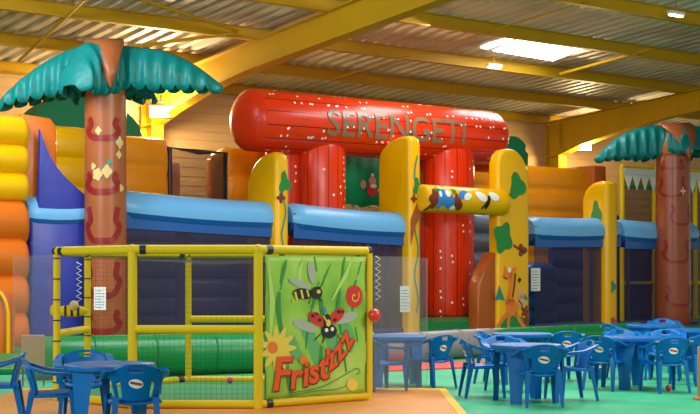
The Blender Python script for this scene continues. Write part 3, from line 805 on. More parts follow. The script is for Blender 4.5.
# palms
def frond(bm, az, length, spine, hem, flute=8, out=.32, seed=0):
    """fabric frond folded over a curved spine; spine and hem heights given along its length"""
    d = Vector((math.cos(az), math.sin(az), 0)); s = Vector((-d.y, d.x, 0)); n = flute * 8; rg = []
    sp = cr([(i / (len(spine) - 1), z) for i, z in enumerate(spine)], 10); hm = cr([(i / (len(hem) - 1), z) for i, z in enumerate(hem)], 10)
    def at(P, f):
        for a, b_ in zip(P, P[1:]):
            if f <= b_[0] + 1e-6: return a[1] + (b_[1] - a[1]) * (f - a[0]) / max(1e-6, b_[0] - a[0])
        return P[-1][1]
    rr = random.Random(seed)
    jit = [rr.uniform(-.05, .05) for _ in range(flute + 1)]
    for i in range(n + 1):
        f = i / n; zs_, zh = at(sp, f), at(hm, f)
        ph = (f * flute) % 1.0; sc = .13 * (abs(2 * ph - 1) ** 2.5) + jit[int(f * flute)] * .6
        fold = .06 * math.cos(2 * PI * f * flute)
        dp = max(.04, zs_ - zh); row = []
        for k in range(-6, 7):
            g = abs(k) / 6; sg = 1 if k > 0 else -1
            o_ = (out * math.sin(PI / 2 * min(1, g * 1.5)) * min(1, dp * 1.8 + .1) + fold * g) if k else 0
            zz_ = zs_ - (dp + .06 - sc) * (1 - math.cos(PI / 2 * g)) ** .8 if k else zs_
            row.append(bm.verts.new(d * (length * f) + s * sg * o_ + Vector((0, 0, zz_))))
        rg.append(row)
    for p, q in zip(rg, rg[1:]):
        for k in range(12): bm.faces.new((p[k], p[k + 1], q[k + 1], q[k]))
    return bm
def palm(label, pxl, pxr, b, ytrunk, ytop, fronds, zbase, m_tr, marks):
    a0, a1 = ga(pxl, b), ga(pxr, b); r = (a1 - a0) / 2 * 1.12 * math.cos(0); pc = (pxl + pxr) / 2
    r = (pxr - pxl) / 2 * gp(pc, b)[1] / F
    p = G(ga(pc, b), b, zbase); zt = gz(pc, b, ytrunk) - zbase
    t = thing('inflatable_palm', label, 'palm tree', p, 0, 'inflated palm trees')
    bm = bmesh.new(); n = 36
    zs = [0, .1, .6, 1.2, 1.8, 2.4, 3, 3.6, 4.2, zt - .5, zt]
    rings = []
    for z in zs:
        rr_ = r * (1.04 - .05 * z / zt) * (.9 if z == 0 else 1)
        rings.append([bm.verts.new((rr_ * math.cos(2 * PI * k / n), rr_ * math.sin(2 * PI * k / n), z)) for k in range(n)])
    for u, v in zip(rings, rings[1:]):
        for k in range(n): bm.faces.new((u[k], u[(k + 1) % n], v[(k + 1) % n], v[k]))
    bm.faces.new(rings[0]); bm.faces.new(rings[-1])
    tr = link('trunk', bm, M[m_tr], t)
    def mp(u, v, o): 
        rr_ = r * (1.04 - .05 * v / zt) + o + .004
        return Vector((rr_ * math.sin(u / r), -rr_ * math.cos(u / r), v))
    def Z(py): return gz(pc, b, py) - zbase - .0
    for name, mm, shapes in marks:
        for s in shapes:
            bm = bmesh.new()
            if s[0] == 'b': cy_ = sum(q[1] for q in s[1]) / len(s[1]); blob(bm, [(x * r, cy_ + (y - cy_) * .6) for x, y in s[1]], mp, s[2])
            else: stroke(bm, [(x * r, Z(y)) for x, y in s[1]], s[2], mp, .012, 2)
            link(name, bm, M[mm], tr)
    # crown
    zc = zt
    for i, (az, ln, sp_, hm_, fl_, ou_) in enumerate(fronds):
        bm = bmesh.new(); frond(bm, R(az), ln, sp_, hm_, fl_, ou_, i)
        bmesh.ops.translate(bm, verts=bm.verts, vec=(0, 0, zc))
        o = link('frond', bm, M['teal'], t, True, 80); sd = o.modifiers.new('thickness', 'SOLIDIFY'); sd.thickness = .03
    # brown top: domed cap with a tongue hanging to the front
    bm = bmesh.new(); zt2 = gz(pc, b, ytop) - zbase
    bmesh.ops.create_uvsphere(bm, u_segments=28, v_segments=14, radius=1)
    for v in bm.verts: v.co = Vector((v.co.x * r * .98, v.co.y * r * .98, zt + .1 + (zt2 - zt - .1) * v.co.z if v.co.z > 0 else zt + .1 + v.co.z * .3))
    link('crown_cap', bm, M['trunk'], t)
    bm = bmesh.new(); g = [(0, .62), (.05, .60)]
    prev = None
    for yy, z_, x_, w_ in ((.3, .04, .0, .5), (-.3, .05, .0, .92), (-.8, -.06, .1, .95), (-1.25, -.32, .3, .68), (-1.5, -.7, .48, .38), (-1.62, -1.1, .56, .06)):
        cu_ = [bm.verts.new(((x_ + w_ * q) * r, (yy - (.06 if q == 0 else 0)) * r - .02, zt2 + z_)) for q in (-1, 0, 1)]
        if prev:
            for k in (0, 1): bm.faces.new((prev[k], prev[k + 1], cu_[k + 1], cu_[k]))
        prev = cu_
    o = link('crown_tongue', bm, M['trunk'], t); sd = o.modifiers.new('thickness', 'SOLIDIFY'); sd.thickness = .05
    return t, r, mp
def U_(x, w, y0, y1):
    w *= 1.35
    return cr([(x - w * .9, y0), (x - w * .75, (y0 + y1) / 2 - 4), (x - w, (y0 + y1) / 2 + 3), (x - w * .6, y1 - 1), (x, y1), (x + w * .6, y1 - 1), (x + w, (y0 + y1) / 2 + 3), (x + w * .75, (y0 + y1) / 2 - 4), (x + w * .9, y0)], 3)
b = -.75; pc = 105.5
zq = lambda py, pc=105.5, b=-.75, zb=.45: gz(pc, b, py) - zb
t, r, mp = palm('left inflated palm tree with a brown trunk and teal fronds', 85, 126, -.75, 96, 42,
     [(172, 2.55, [1.15, 1.1, .85, .42, -.15], [.1, .08, .0, -.12, -.25], 8, .32), (-3, 2.58, [1.15, 1.08, .98, .70, .22], [.18, .15, .14, .12, .08], 8, .30),
      (-127, 1.05, [1.05, 1.14, .98, .12], [.05, .0, .0, .02], 5, .5), (60, 1.6, [1.1, 1.1, .8, .2], [.1, .1, .1, 0], 5, .3), (120, 1.6, [1.1, 1.1, .8, .2], [.1, .1, .1, 0], 5, .3)], BZ, 'trunk',
     [('horseshoe_mark', 'mark', [('s', U_(.05, .62, 208, 241), .13), ('s', U_(.0, .62, 174, 193), .13), ('s', U_(.05, .6, 120, 140), .13),
                                   ('s', [(-.55, 176), (-.75, 184), (-.5, 190)], .06), ('s', U_(.05, .62, 262, 295), .13), ('s', U_(.05, .62, 310, 331), .13)]),
      ('painted_patch', 'cream', [('b', lobes(.25, zq(157), 0.22, 4, 0.15), .014), ('b', lobes(-.2, zq(160), 0.22, 5, 0.12), .014), ('b', lobes(.9, zq(128), 0.20, 4, 0.18), .014),
                                    ('b', lobes(.85, zq(140), 0.14, 4, 0.18), .014), ('b', lobes(-.15, zq(117), 0.14, 4, 0.18), .014), ('b', lobes(1.0, zq(173), 0.13, 3, 0.18), .014),
                                    ('b', lobes(-.4, zq(152), 0.12, 3, 0.18), .014)]),
      ('painted_leaf', 'tealp', [('b', lobes(.35, zq(148), .13, 3, .3, sy=.6), .018), ('b', lobes(.05, zq(153), .05, 3, .3, sy=.6), .018)])])
zr = lambda py: gz(672, -.75, py) - BZ
palm('right inflated palm tree with a red brown trunk and teal fronds', 656, 690, -.75, 157, 125,
     [(176, 2.35, [.85, .95, .85, .55, 0], [.05, .0, -.02, -.05, -.12], 8, .32), (4, 2.6, [.9, .95, .85, .5, -.1], [.1, .05, .0, -.1, -.25], 8, .3),
      (-55, .95, [.9, .95, .8, .15], [.15, .1, .1, .1], 4, .45), (60, 1.5, [1.0, .9, .7, .2], [.1, .1, .1, 0], 5, .3), (120, 1.6, [1.0, .9, .7, .2], [.1, .1, .1, 0], 5, .3)], BZ, 'trunk_dark',
     [('horseshoe_mark', 'mark', [('s', U_(-.3, .6, 178, 197), .08), ('s', U_(.3, .5, 205, 225), .08), ('s', U_(.0, .6, 240, 262), .09), ('s', U_(.2, .6, 285, 305), .09), ('s', U_(-.3, .5, 163, 170), .06)]),
      ('painted_patch', 'cream', [('b', lobes(.35, zr(192), .13, 4, .5), .014)])])

# soft-play cage behind the right palm
b = 2.2
t = gthing('netted_play_cage', 'yellow posted net cage with white pennants behind the right palm', 'play cage', ga(622, b), b, BZ)
xs2 = [0, ga(654, b) - ga(622, b), ga(695, b) - ga(622, b), ga(740, b) - ga(622, b)]; hc = gz(622, b, 166) - BZ
for x_ in xs2:
    bm = bmesh.new(); tube(bm, [(x_, 0, 0), (x_, 0, hc)], .085, 10); link('post', bm, M['pipe'], t)
for h_, mm in ((hc, 'pipe'), (gz(640, b, 187) - BZ, 'leaf'), (gz(680, b, 236) - BZ, 'leaf'), (gz(680, b, 283) - BZ, 'pipe')):
    bm = bmesh.new(); tube(bm, [(xs2[0], 0, h_), (xs2[-1], 0, h_)], .06, 8); link('rail', bm, M[mm], t)
bm = bmesh.new(); hp = hc - .06
prism(bm, [(xs2[0], hp), (xs2[-1], hp), (xs2[-1], hp - .22), (xs2[0], hp - .22)], 'y', -.10, -.08)
k = xs2[0]
while k < xs2[-1] - .3:
    prism(bm, [(k, hp - .2), (k + .42, hp - .2), (k + .21, hp - .72)], 'y', -.10, -.08); k += .4
link('pennant_band', bm, M['white'], t, False)
bm = bmesh.new(); bx(bm, xs2[0], xs2[-1], .05, .06, .1, hc - .1); link('net', bm, M['netg'], t, False)

# red slide edge at the far left
p = fl(-6, s=52)
t = thing('small_slide', 'orange red rounded slide with a yellow rim at the left edge', 'slide', p)
bm = bmesh.new(); hw = 14.5 / 52; hh = 1.6 - 15 / 52
pr = [(-hw * 2, 0), (hw, 0), (hw, hh * .6)] + [(hw * math.cos(R(a_)) * 1.0 if a_ < 90 else -hw * 2 * abs(math.cos(R(a_))), hh * .6 + hh * .4 * math.sin(R(a_))) for a_ in range(10, 180, 15)] + [(-hw * 2, hh * .6)]
prism(bm, pr, 'y', 0, .5, .06); link('body', bm, M['orange'], t)
bm = bmesh.new(); tube(bm, [(x_ , -.03, z_) for x_, z_ in pr[1:]], .04, 8); link('rim', bm, M['yellow'], t)

# tan board standing in front of the bumper at left
p = fl(33, s=69.5)
t = thing('folded_board', 'plain tan board standing before the green bumper at left', 'board', p)
bm = bmesh.new(); bx(bm, -.17, .17, -.02, .02, .28, .74, .02); link('panel', bm, M['tan'], t)
for x_ in (-.15, .15):
    bm = bmesh.new(); tube(bm, [(x_, .02, 0), (x_, .0, .5)], .012, 6); link('leg', bm, M['blackp'], t)

# ------------------------------------------------------------------ floor mats
def matt(name, label, pts, m_, z0=0.0, z1=.03):
    bm = bmesh.new(); prism(bm, [(p.x, p.y) for p in pts], 'z', z0, z1, .008, 2)
    return tag(link(name, bm, M[m_], None, True, 30), label, 'mat')
X1 = 1.29
mo = matt('foam_mat', 'orange foam mat under the yellow play frame', [Vector((-4.55, 14.6, 0)), Vector((X1, 14.6, 0)), Vector((X1, 17.9, 0)), Vector((-4.55, 17.9, 0))], 'mat_o')
for pts in ([(X1 - .12, 14.6), (X1 - .0, 14.6), (X1 - .0, 17.9), (X1 - .12, 17.9)], [(-4.55, 17.5), (X1, 17.5), (X1, 17.9), (-4.55, 17.9)]):
    pass
bm = bmesh.new(); prism(bm, [(X1 - .07, 14.6), (X1 + .03, 14.6), (X1 + .03, 17.95), (X1 - .07, 17.95)], 'z', 0.002, .036)
prism(bm, [(-4.6, 17.75), (X1 - .07, 17.75), (X1 - .07, 17.95), (-4.6, 17.95)], 'z', 0.002, .036)
link('yellow_border', bm, M['mat_y'], mo, False)
matt('red_mat', 'red strip mat lying before the grey bumper', [fl(360, 373), fl(480, 368), fl(490, 362), fl(360, 364)], 'mat_r')

# ------------------------------------------------------------------ octagonal yellow play frame
oc = [(-2.56, 15.3), (-1.08, 15.3), (.23, 16.35), (.23, 17.83), (-.86, 18.9), (-2.35, 18.9), (-3.6, 17.83), (-3.69, 16.35)]
oc = [Vector((x_, y_, 0)) for x_, y_ in oc]
ctr = sum(oc, Vector()) / 8
t = thing('soft_play_pen', 'octagonal yellow padded frame with nets and a bug poster', 'play frame', ctr)
FH = 1.90; FB = .045
for i, p in enumerate(oc):
    q = p - ctr; rad = .055 if i in (0, 1, 2) else .045
    bm = bmesh.new(); tube(bm, [(q.x, q.y, .03), (q.x, q.y, FH)], rad, 14); po = link('post', bm, M['pipe'], t)
    if i < 6: ks = ()
    else: ks = range(7)
    for k in ks:
        bm = bmesh.new(); z = .25 + k * .26; tube(bm, [(q.x, q.y, z - .008), (q.x, q.y, z + .008)], rad + .006, 12)
        link('net_tie', bm, M['cord'], po)
    bm = bmesh.new(); bmesh.ops.create_uvsphere(bm, u_segments=14, v_segments=8, radius=.062, matrix=Matrix.Translation((q.x, q.y, FH))); link('corner_joint', bm, M['pipe' if i in (0, 1) else 'blackp'], po)
for i in range(8):
    p, q = oc[i] - ctr, oc[(i + 1) % 8] - ctr
    for z, rad in ((FH, .055), (FB + .035, .05)) + (((.96, .05),) if i in (0, 4, 6) else ()):
        if i == 6 and z == .96: z = .86
        bm = bmesh.new(); up = Vector((0, 0, z)); tube(bm, [p + up, q + up], rad, 12)
        o = link('rail', bm, M['pipe'], t)
    for z in (FH, FB + .035):
        f = .06
        bm = bmesh.new(); A = p.lerp(q, f) + Vector((0, 0, z)); B = p.lerp(q, f + .05) + Vector((0, 0, z)); tube(bm, [A, B], .059, 12)
        link('rail_clamp', bm, M['blackp'], t)
    if i in (1, 6, 7): continue
    bm = bmesh.new(); L = (q - p).length; nv = int(L / .06); 
    for k in range(1, nv):
        A = p.lerp(q, k / nv); d_ = (q - p).normalized() * .0011
        bm.faces.new([bm.verts.new(c) for c in (A - d_ + Vector((0, 0, .08)), A + d_ + Vector((0, 0, .08)), A + d_ + Vector((0, 0, FH)), A - d_ + Vector((0, 0, FH)))])
    for k in range(1, 31):
        z = .08 + k * .06
        bm.faces.new([bm.verts.new(c) for c in (p + Vector((0, 0, z - .0011)), q + Vector((0, 0, z - .0011)), q + Vector((0, 0, z + .0011)), p + Vector((0, 0, z + .0011)))])
    link('side_net', bm, M['cord'], t, False)
# black roof net and its hem
bm = bmesh.new(); c = bm.verts.new((0, 0, FH - .16)); rg = [bm.verts.new(p - ctr + Vector((0, 0, FH - .07))) for p in oc]
for i in range(8): bm.faces.new((c, rg[i], rg[(i + 1) % 8]))
link('roof_net', bm, M['netg'], t, False)
# inner mat
bm = bmesh.new(); prism(bm, [((p - ctr).x * .93, (p - ctr).y * .93) for p in oc], 'z', .031, .055); link('inner_mat', bm, M['mat_g'], t, False)
# bee toy on the narrow side
bt = thing('toy_bee', 'black and yellow striped padded bee tied to the frame side rail', 'toy')
A, B = oc[7], oc[6]; 
bt.rotation_euler = (0, 0, .15); bt.location = (-3.62, 16.9, 1.6 - 36 / 77); bt.scale = (.62, .62, .9)
bm = bmesh.new(); bmesh.ops.create_uvsphere(bm, u_segments=20, v_segments=12, radius=.1); bmesh.ops.scale(bm, verts=bm.verts, vec=(3.4, 1.1, .85)); link('body', bm, M['pipe'], bt)
for k in range(3):
    bm = bmesh.new(); x_ = -.12 + k * .13; rr_ = .1 * math.sqrt(1 - (x_ / .34) ** 2) + .004
    rg = [[bm.verts.new((xx, rr_ * 1.1 * math.cos(2 * PI * j / 20), rr_ * .85 * math.sin(2 * PI * j / 20))) for j in range(20)] for xx in (x_ - .025, x_ + .025)]
    for j in range(20): bm.faces.new((rg[0][j], rg[0][(j + 1) % 20], rg[1][(j + 1) % 20], rg[1][j]))
    link('stripe', bm, M['blackp'], bt)
bm = bmesh.new(); bmesh.ops.create_uvsphere(bm, u_segments=16, v_segments=10, radius=.09, matrix=Matrix.Translation((-.36, 0, .01))); link('head', bm, M['pipe'], bt)
for s_ in (-1, 1):
    bm = bmesh.new(); bmesh.ops.create_uvsphere(bm, u_segments=12, v_segments=8, radius=.1, matrix=Matrix.Translation((.05, .07 * s_, .1)) @ Matrix.Rotation(s_ * .5, 4, 'X')); bmesh.ops.scale(bm, verts=bm.verts, vec=(1, 1, .75)); link('wing', bm, M['cream'], bt)
# poster
A, B = oc[1] - ctr, oc[2] - ctr; d_ = (B - A).normalized(); L = (B - A).length
bm = bmesh.new(); PW = L - .14; PH_ = 1.70
nx, nz = 24, 24; gr = [[bm.verts.new((PW * i / nx, .006 * math.sin(i * 1.3 + j * .7), PH_ * j / nz)) for j in range(nz + 1)] for i in range(nx + 1)]
for i in range(nx):
    for j in range(nz): bm.faces.new((gr[i][j], gr[i + 1][j], gr[i + 1][j + 1], gr[i][j + 1]))
M['poster'] = ramp_noise(mat('poster_print', (.3, .6, .05), .45), 1.4, [(0.25, (0.10, 0.40, 0.03)), (0.5, (0.33, 0.60, 0.06)), (0.75, (0.52, 0.72, 0.16))], 3)
po = link('poster', bm, M['poster'], t); sd = po.modifiers.new('thickness', 'SOLIDIFY'); sd.thickness = .008
nrm = Vector((d_.y, -d_.x, 0))
po.location = A + d_ * .07 + Vector((0, 0, .13)) + nrm * .03; po.rotation_euler = (0, 0, math.atan2(d_.y, d_.x))
po['label'] = 'bright green poster with insects and red lettering'
pu = lambda px: (px - 263) / 104 * PW
def pv(px, py):
    top = 254 + (px - 263) / 104 * 3.5; bot = 400 - (px - 263) / 104 * 11
    return (bot - py) / (bot - top) * PH_
def pp(*ps): return [(pu(x), pv(x, y)) for x, y in ps]
def pd(name, m_, shapes, off):
    for s in shapes:
        if s is shapes[0] or name not in KEEP: bm = bmesh.new()
        if s[0] == 'b': blob(bm, s[1], FLAT, off)
        else: stroke(bm, s[1], s[2], FLAT, off, 3)
        if s is shapes[-1] or name not in KEEP: link(name, bm, M[m_], po)
def pe_(x, y, rx, ry, rot=0):
    c, s_ = math.cos(R(rot)), math.sin(R(rot))
    return pp(*[(x + rx * math.cos(q) * c - ry * math.sin(q) * s_, y - rx * math.cos(q) * s_ - ry * math.sin(q) * c) for q in [2 * PI * k / 20 for k in range(20)]])
M['grassp'] = mat('grass_print', (.04, .27, .05), .5); M['limep'] = mat('lime_print', (.5, .72, .15), .5)
M['mint'] = mat('mint_print', (.12, .45, .15), .5)
M['lettr'] = mat('orange_red_lettering', (.85, .09, .015), .4); M['petal'] = mat('petal_print', (.85, .62, .08), .5); M['wingp'] = mat('wing_print', (.42, .47, .40), .4)
pd('grass_blade', 'grassp', [('s', cr(pp((289, 395), (282, 350), (276, 300), (284, 258)), 4), [.02] + [.06] * 8 + [.05] * 3 + [.01]),
    ('s', pp((316, 380), (322, 320), (312, 256)), [.03, .07, .02]), ('s', pp((346, 370), (336, 310), (344, 257)), [.02, .06, .02]), ('s', pp((300, 370), (308, 310), (330, 262)), [.02, .05, .01]),
    ('s', pp((358, 340), (350, 300), (362, 262)), [.02, .05, .01])], .012)
pd('pale_blade', 'limep', [('s', pp((268, 340), (270, 300), (266, 260)), [.03, .08, .02]), ('s', pp((330, 300), (345, 275), (352, 258)), [.02, .06, .01]), ('s', pp((298, 300), (297, 270), (301, 257)), [.02, .06, .01])], .014)
pd('leaf_glow', 'mint', [('b', pe_(312, 345, 26, 20)), ('b', pe_(345, 338, 10, 16))], .010)
pd('sunflower', 'petal', [('b', lobes(pu(275), pv(275, 348), .22, 11, .28, 66)), ('b', pe_(352, 382, 6, 6)), ], .016)
pd('sunflower_centre', 'orangep', [('b', pe_(270, 347, 5, 6)), ('b', pe_(301, 359, 4.5, 4.5))], .02)
# bee
pd('bee_wing', 'wingp', [('b', pe_(297, 283, 12, 3.5, -25)), ('b', pe_(309, 272, 3.5, 11, 10))], .018)
pd('bee_body', 'black', [('b', pe_(300, 293, 10, 5.5, -8)), ('b', pe_(314, 292, 6, 6)), ('s', pp((308, 298), (306, 303)), .012), ('s', pp((316, 297), (320, 301)), .012), ('s', pp((317, 288), (321, 282)), .012)], .021)
pd('bee_stripes', 'petal', [('s', pp((292, 291), (294, 299)), .03), ('s', pp((298, 289), (300, 298)), .03), ('s', pp((304, 289), (306, 296)), .025), ('b', pe_(316, 291, 2, 2)), ('s', pp((290, 298), (291, 302)), .02)], .024)
# ladybird
pd('ladybird_wing', 'wingp', [('b', pe_(302, 325, 13, 5, -22)), ('b', pe_(345, 317, 13, 5, 18))], .018)
pd('ladybird_shell', 'redp', [('b', pe_(314, 318, 10, 5.5, -38)), ('b', pe_(335, 315, 10, 5.5, 42))], .021)
pd('ladybird_body', 'black', [('b', pe_(327, 330, 8, 7)), ('b', pe_(325, 321, 4, 8)), ('s', pp((318, 333), (312, 339)), .015), ('s', pp((335, 333), (340, 340)), .015), ('s', pp((322, 336), (320, 342)), .015),
    ('b', pe_(310, 315, 2, 1.8)), ('b', pe_(317, 319, 2, 1.8)), ('b', pe_(314, 313, 1.5, 1.4)), ('b', pe_(333, 319, 2, 1.8)), ('b', pe_(337, 311, 2, 1.8)), ('b', pe_(341, 311, 1.4, 1.3))], .024)
pd('ladybird_eye', 'white', [('b', pe_(324, 329, 1.8, 2)), ('b', pe_(330, 328, 1.8, 2))], .027)
pd('ladybird_collar', 'petal', [('b', pe_(326, 322, 2.5, 3.5)), ('s', pp((321, 315), (325, 322)), .02)], .026)
# red snail shell spiral
pd('red_shell', 'redp', [('b', pe_(354, 296, 9, 11))], .018)
pd('shell_spiral', 'petal', [('s', [(pu(354) + .011 * a_ / 57 * math.cos(R(a_ * 1.0)), pv(354, 296) + .0125 * a_ / 57 * math.sin(R(a_))) for a_ in range(20, 420, 20)], .013)], .022)
pd('dew_drop', 'bluep', [('b', pe_(322, 309, 2.2, 2.2))], .02)
pd('tendrils', 'grassp', [('s', cr(pp((290, 392), (320, 385), (345, 372), (356, 366), (360, 369), (356, 372)), 4), .012), ('s', cr(pp((282, 397), (310, 390), (335, 387), (346, 383)), 4), .01)], .018)
# lettering "Frist'zzz"
for pass_, (m_, ox, oy, bold, off) in enumerate((('brownp', .010, -.012, .018, .026), ('lettr', 0, 0, .010, .030))):
    allb = bmesh.new()
    for ch, x_, y_, sz, rot in (('F', 268, 390, .56, 0), ('r', 286, 388, .44, 3), ('i', 299, 385, .44, 4), ('s', 305.5, 382, .42, 6), ('t', 316, 378, .44, 8), ("'", 325, 374, .44, 15), ('z', 327, 369, .36, 30), ('z', 337, 360, .36, 42), ('z', 347, 348, .36, 55)):
        lb = text_bm(ch, sz, bold, .15)
        vs = []
        cc, ss = math.cos(R(rot)), math.sin(R(rot))
        vm = {}
        for v in lb.verts:
            X, Y = v.co.x, v.co.y
            vm[v.index] = allb.verts.new((pu(x_) + ox + X * cc - Y * ss, -off, pv(x_, y_) + oy + X * ss + Y * cc))
        for f in lb.faces:
            try: allb.faces.new([vm[v.index] for v in f.verts])
            except ValueError: pass
        lb.free()
    link('lettering' if pass_ else 'lettering_shadow', allb, M[m_], po, False)
pd('poster_edge_cord', 'cord', [('s', [(.0, .0), (.0, PH_)], .012), ('s', [(PW, 0), (PW, PH_)], .012)], .01)

# clear vinyl side sheets
def sheet(label, p, q, z0, z1, bow):
    p, q = Vector(p), Vector(q); d = q - p; nrm = Vector((d.y, -d.x, 0)).normalized()
    t = thing('clear_sheet', label, 'sheet', (p + q) / 2, 0, 'clear vinyl sheets beside the frame'); n = 10; c = (p + q) / 2
    bm = bmesh.new()
    r0 = []
    for s_ in (0, .006):
        r0.append([[bm.verts.new(p.lerp(q, i / n) - c + nrm * (bow * math.sin(PI * i / n) + s_) + Vector((0, 0, z))) for i in range(n + 1)] for z in (z0, z1)])
    for i in range(n):
        bm.faces.new((r0[0][0][i], r0[0][0][i + 1], r0[0][1][i + 1], r0[0][1][i])); bm.faces.new((r0[1][0][i], r0[1][1][i], r0[1][1][i + 1], r0[1][0][i + 1]))
        for k in (0, 1): bm.faces.new((r0[0][k][i], r0[0][k][i + 1], r0[1][k][i + 1], r0[1][k][i]))
    link('vinyl', bm, M['clear'], t)
    bm = bmesh.new(); tube(bm, [Vector(q) - c + Vector((0, 0, z0)), Vector(q) - c + Vector((0, 0, z1))], .012, 6); link('edge_welt', bm, M['clear'], t)
    return t
sheet('clear vinyl sheet right of the bug poster', (.29, 16.4, 0), (1.09, 18.4, 0), .04, 1.84, .12)
sheet('clear vinyl sheet at the left side of the yellow frame', (-3.76, 16.4, 0), (-4.62, 17.85, 0), .04, 1.86, .12)
# red ball beside the poster
bm = bmesh.new(); bmesh.ops.create_uvsphere(bm, u_segments=24, v_segments=14, radius=.082)
o = tag(link('red_ball', bm, M['ball']), 'shiny red ball held against the frame post beside the poster', 'ball'); o.location = (.305, 16.26, 1.6 - 40 / 79.8)
# zigzag lacing
def lacing(label, px, y0, y1, s):
    x_, y_ = (px - 350) / s, F / s; zt_, zb__ = EYE + (HOR - y0) / s, EYE + (HOR - y1) / s
    pts = []
    for i in range(15): pts.append((x_ + (.035 if i % 2 else -.035), y_, zt_ + (zb__ - zt_) * i / 14))
    bm = bmesh.new(); tube(bm, [Vector(p) for p in pts], .008, 6)
    return tag(link('lacing_cord', bm, M['white']), label, 'cord')
lacing('white zigzag cord beside the narrow frame side at left', 79, 262, 302, 72)
lacing('white zigzag cord beside the poster at the frame top', 378, 256, 300, 72)
# notices
def notice(label, px0, px1, y0, y1, b, dy=0.0, glob=None):
    c = (px0 + px1) / 2
    a_, tt = gp(c, b); w_ = (px1 - px0) * tt / F; h_ = (y1 - y0) * tt / F
    p = G(a_, b, EYE + (HOR - y1) / F * tt)
    t = thing('paper_notice', label, 'notice', p, 0 if glob else TH * .9, 'printed paper notices')
    bm = bmesh.new(); bx(bm, -w_ / 2, w_ / 2, -.01, 0, 0, h_, .002, 1); link('sheet', bm, M['paper'], t, False)
    bm = bmesh.new()
    for k in range(7): bx(bm, -w_ * .38, w_ * (.38 if k % 3 else .2), -.013, -.0101, h_ * (.1 + .12 * k), h_ * (.125 + .12 * k))
    link('printed_lines', bm, M['ribg'], t, False)
notice('white paper notice fixed to the left palm trunk', 94, 106, 287, 310, -1.42, glob=True)
notice('white paper notice on the net beside the giraffe pillar', 529.5, 541.5, 268, 291, -.46)
notice('white paper notice on the tall yellow pillar base', 399, 411, 286, 312, -.95)

# ------------------------------------------------------------------ plastic furniture
def shell_back():
    """monobloc backrest: curved grid with slots, y+ is the back side; z from .40 to .80"""
    bm = bmesh.new(); nu, nv = 24, 14; g = []
    for j in range(nv + 1):
        f = j / nv; row = []
        for i in range(nu + 1):
            u = i / nu * 2 - 1
            half = .19 + .075 * f ** 1.3
            top = .80 - .085 * abs(u) ** 2.6
            z = .415 + (top - .415) * f
            x_ = u * half; y_ = .20 + .085 * f + .02 * f * f - (.055 + .03 * f) * abs(u) ** 2
            row.append(bm.verts.new((x_, y_, z)))
        g.append(row)
    for j in range(nv):
        for i in range(nu):
            slot = (j in (11, 12) and 9 <= i <= 14)
            low = (3 <= j <= 7) and i in (2, 3, 20, 21) and False
            side = (j in (2, 3, 4, 5, 6, 7) and i in (2, 3, 20, 21))
            if slot or side: continue
            bm.faces.new((g[j][i], g[j][i + 1], g[j + 1][i + 1], g[j + 1][i]))
    return bm
def angle_leg(bm, top, bot, wt, wb, sx, sy, th=.014):
    """L-shaped leg, tapering, from top to bottom point (outer corner)"""
    top, bot = Vector(top), Vector(bot); secs = []
    for p, w_ in ((top, wt), (top.lerp(bot, .5), (wt + wb) / 2), (bot, wb)):
        L_ = [(0, 0), (-sx * w_, 0), (-sx * w_, -sy * th), (-sx * th, -sy * th), (-sx * th, -sy * w_), (0, -sy * w_)]
        secs.append([bm.verts.new((p.x + a_, p.y + b_, p.z)) for a_, b_ in L_])
    for p, q in zip(secs, secs[1:]):
        for k in range(6): bm.faces.new((p[k], p[(k + 1) % 6], q[(k + 1) % 6], q[k]))
    bm.faces.new(secs[0]); bm.faces.new(secs[-1][::-1])
    return bm
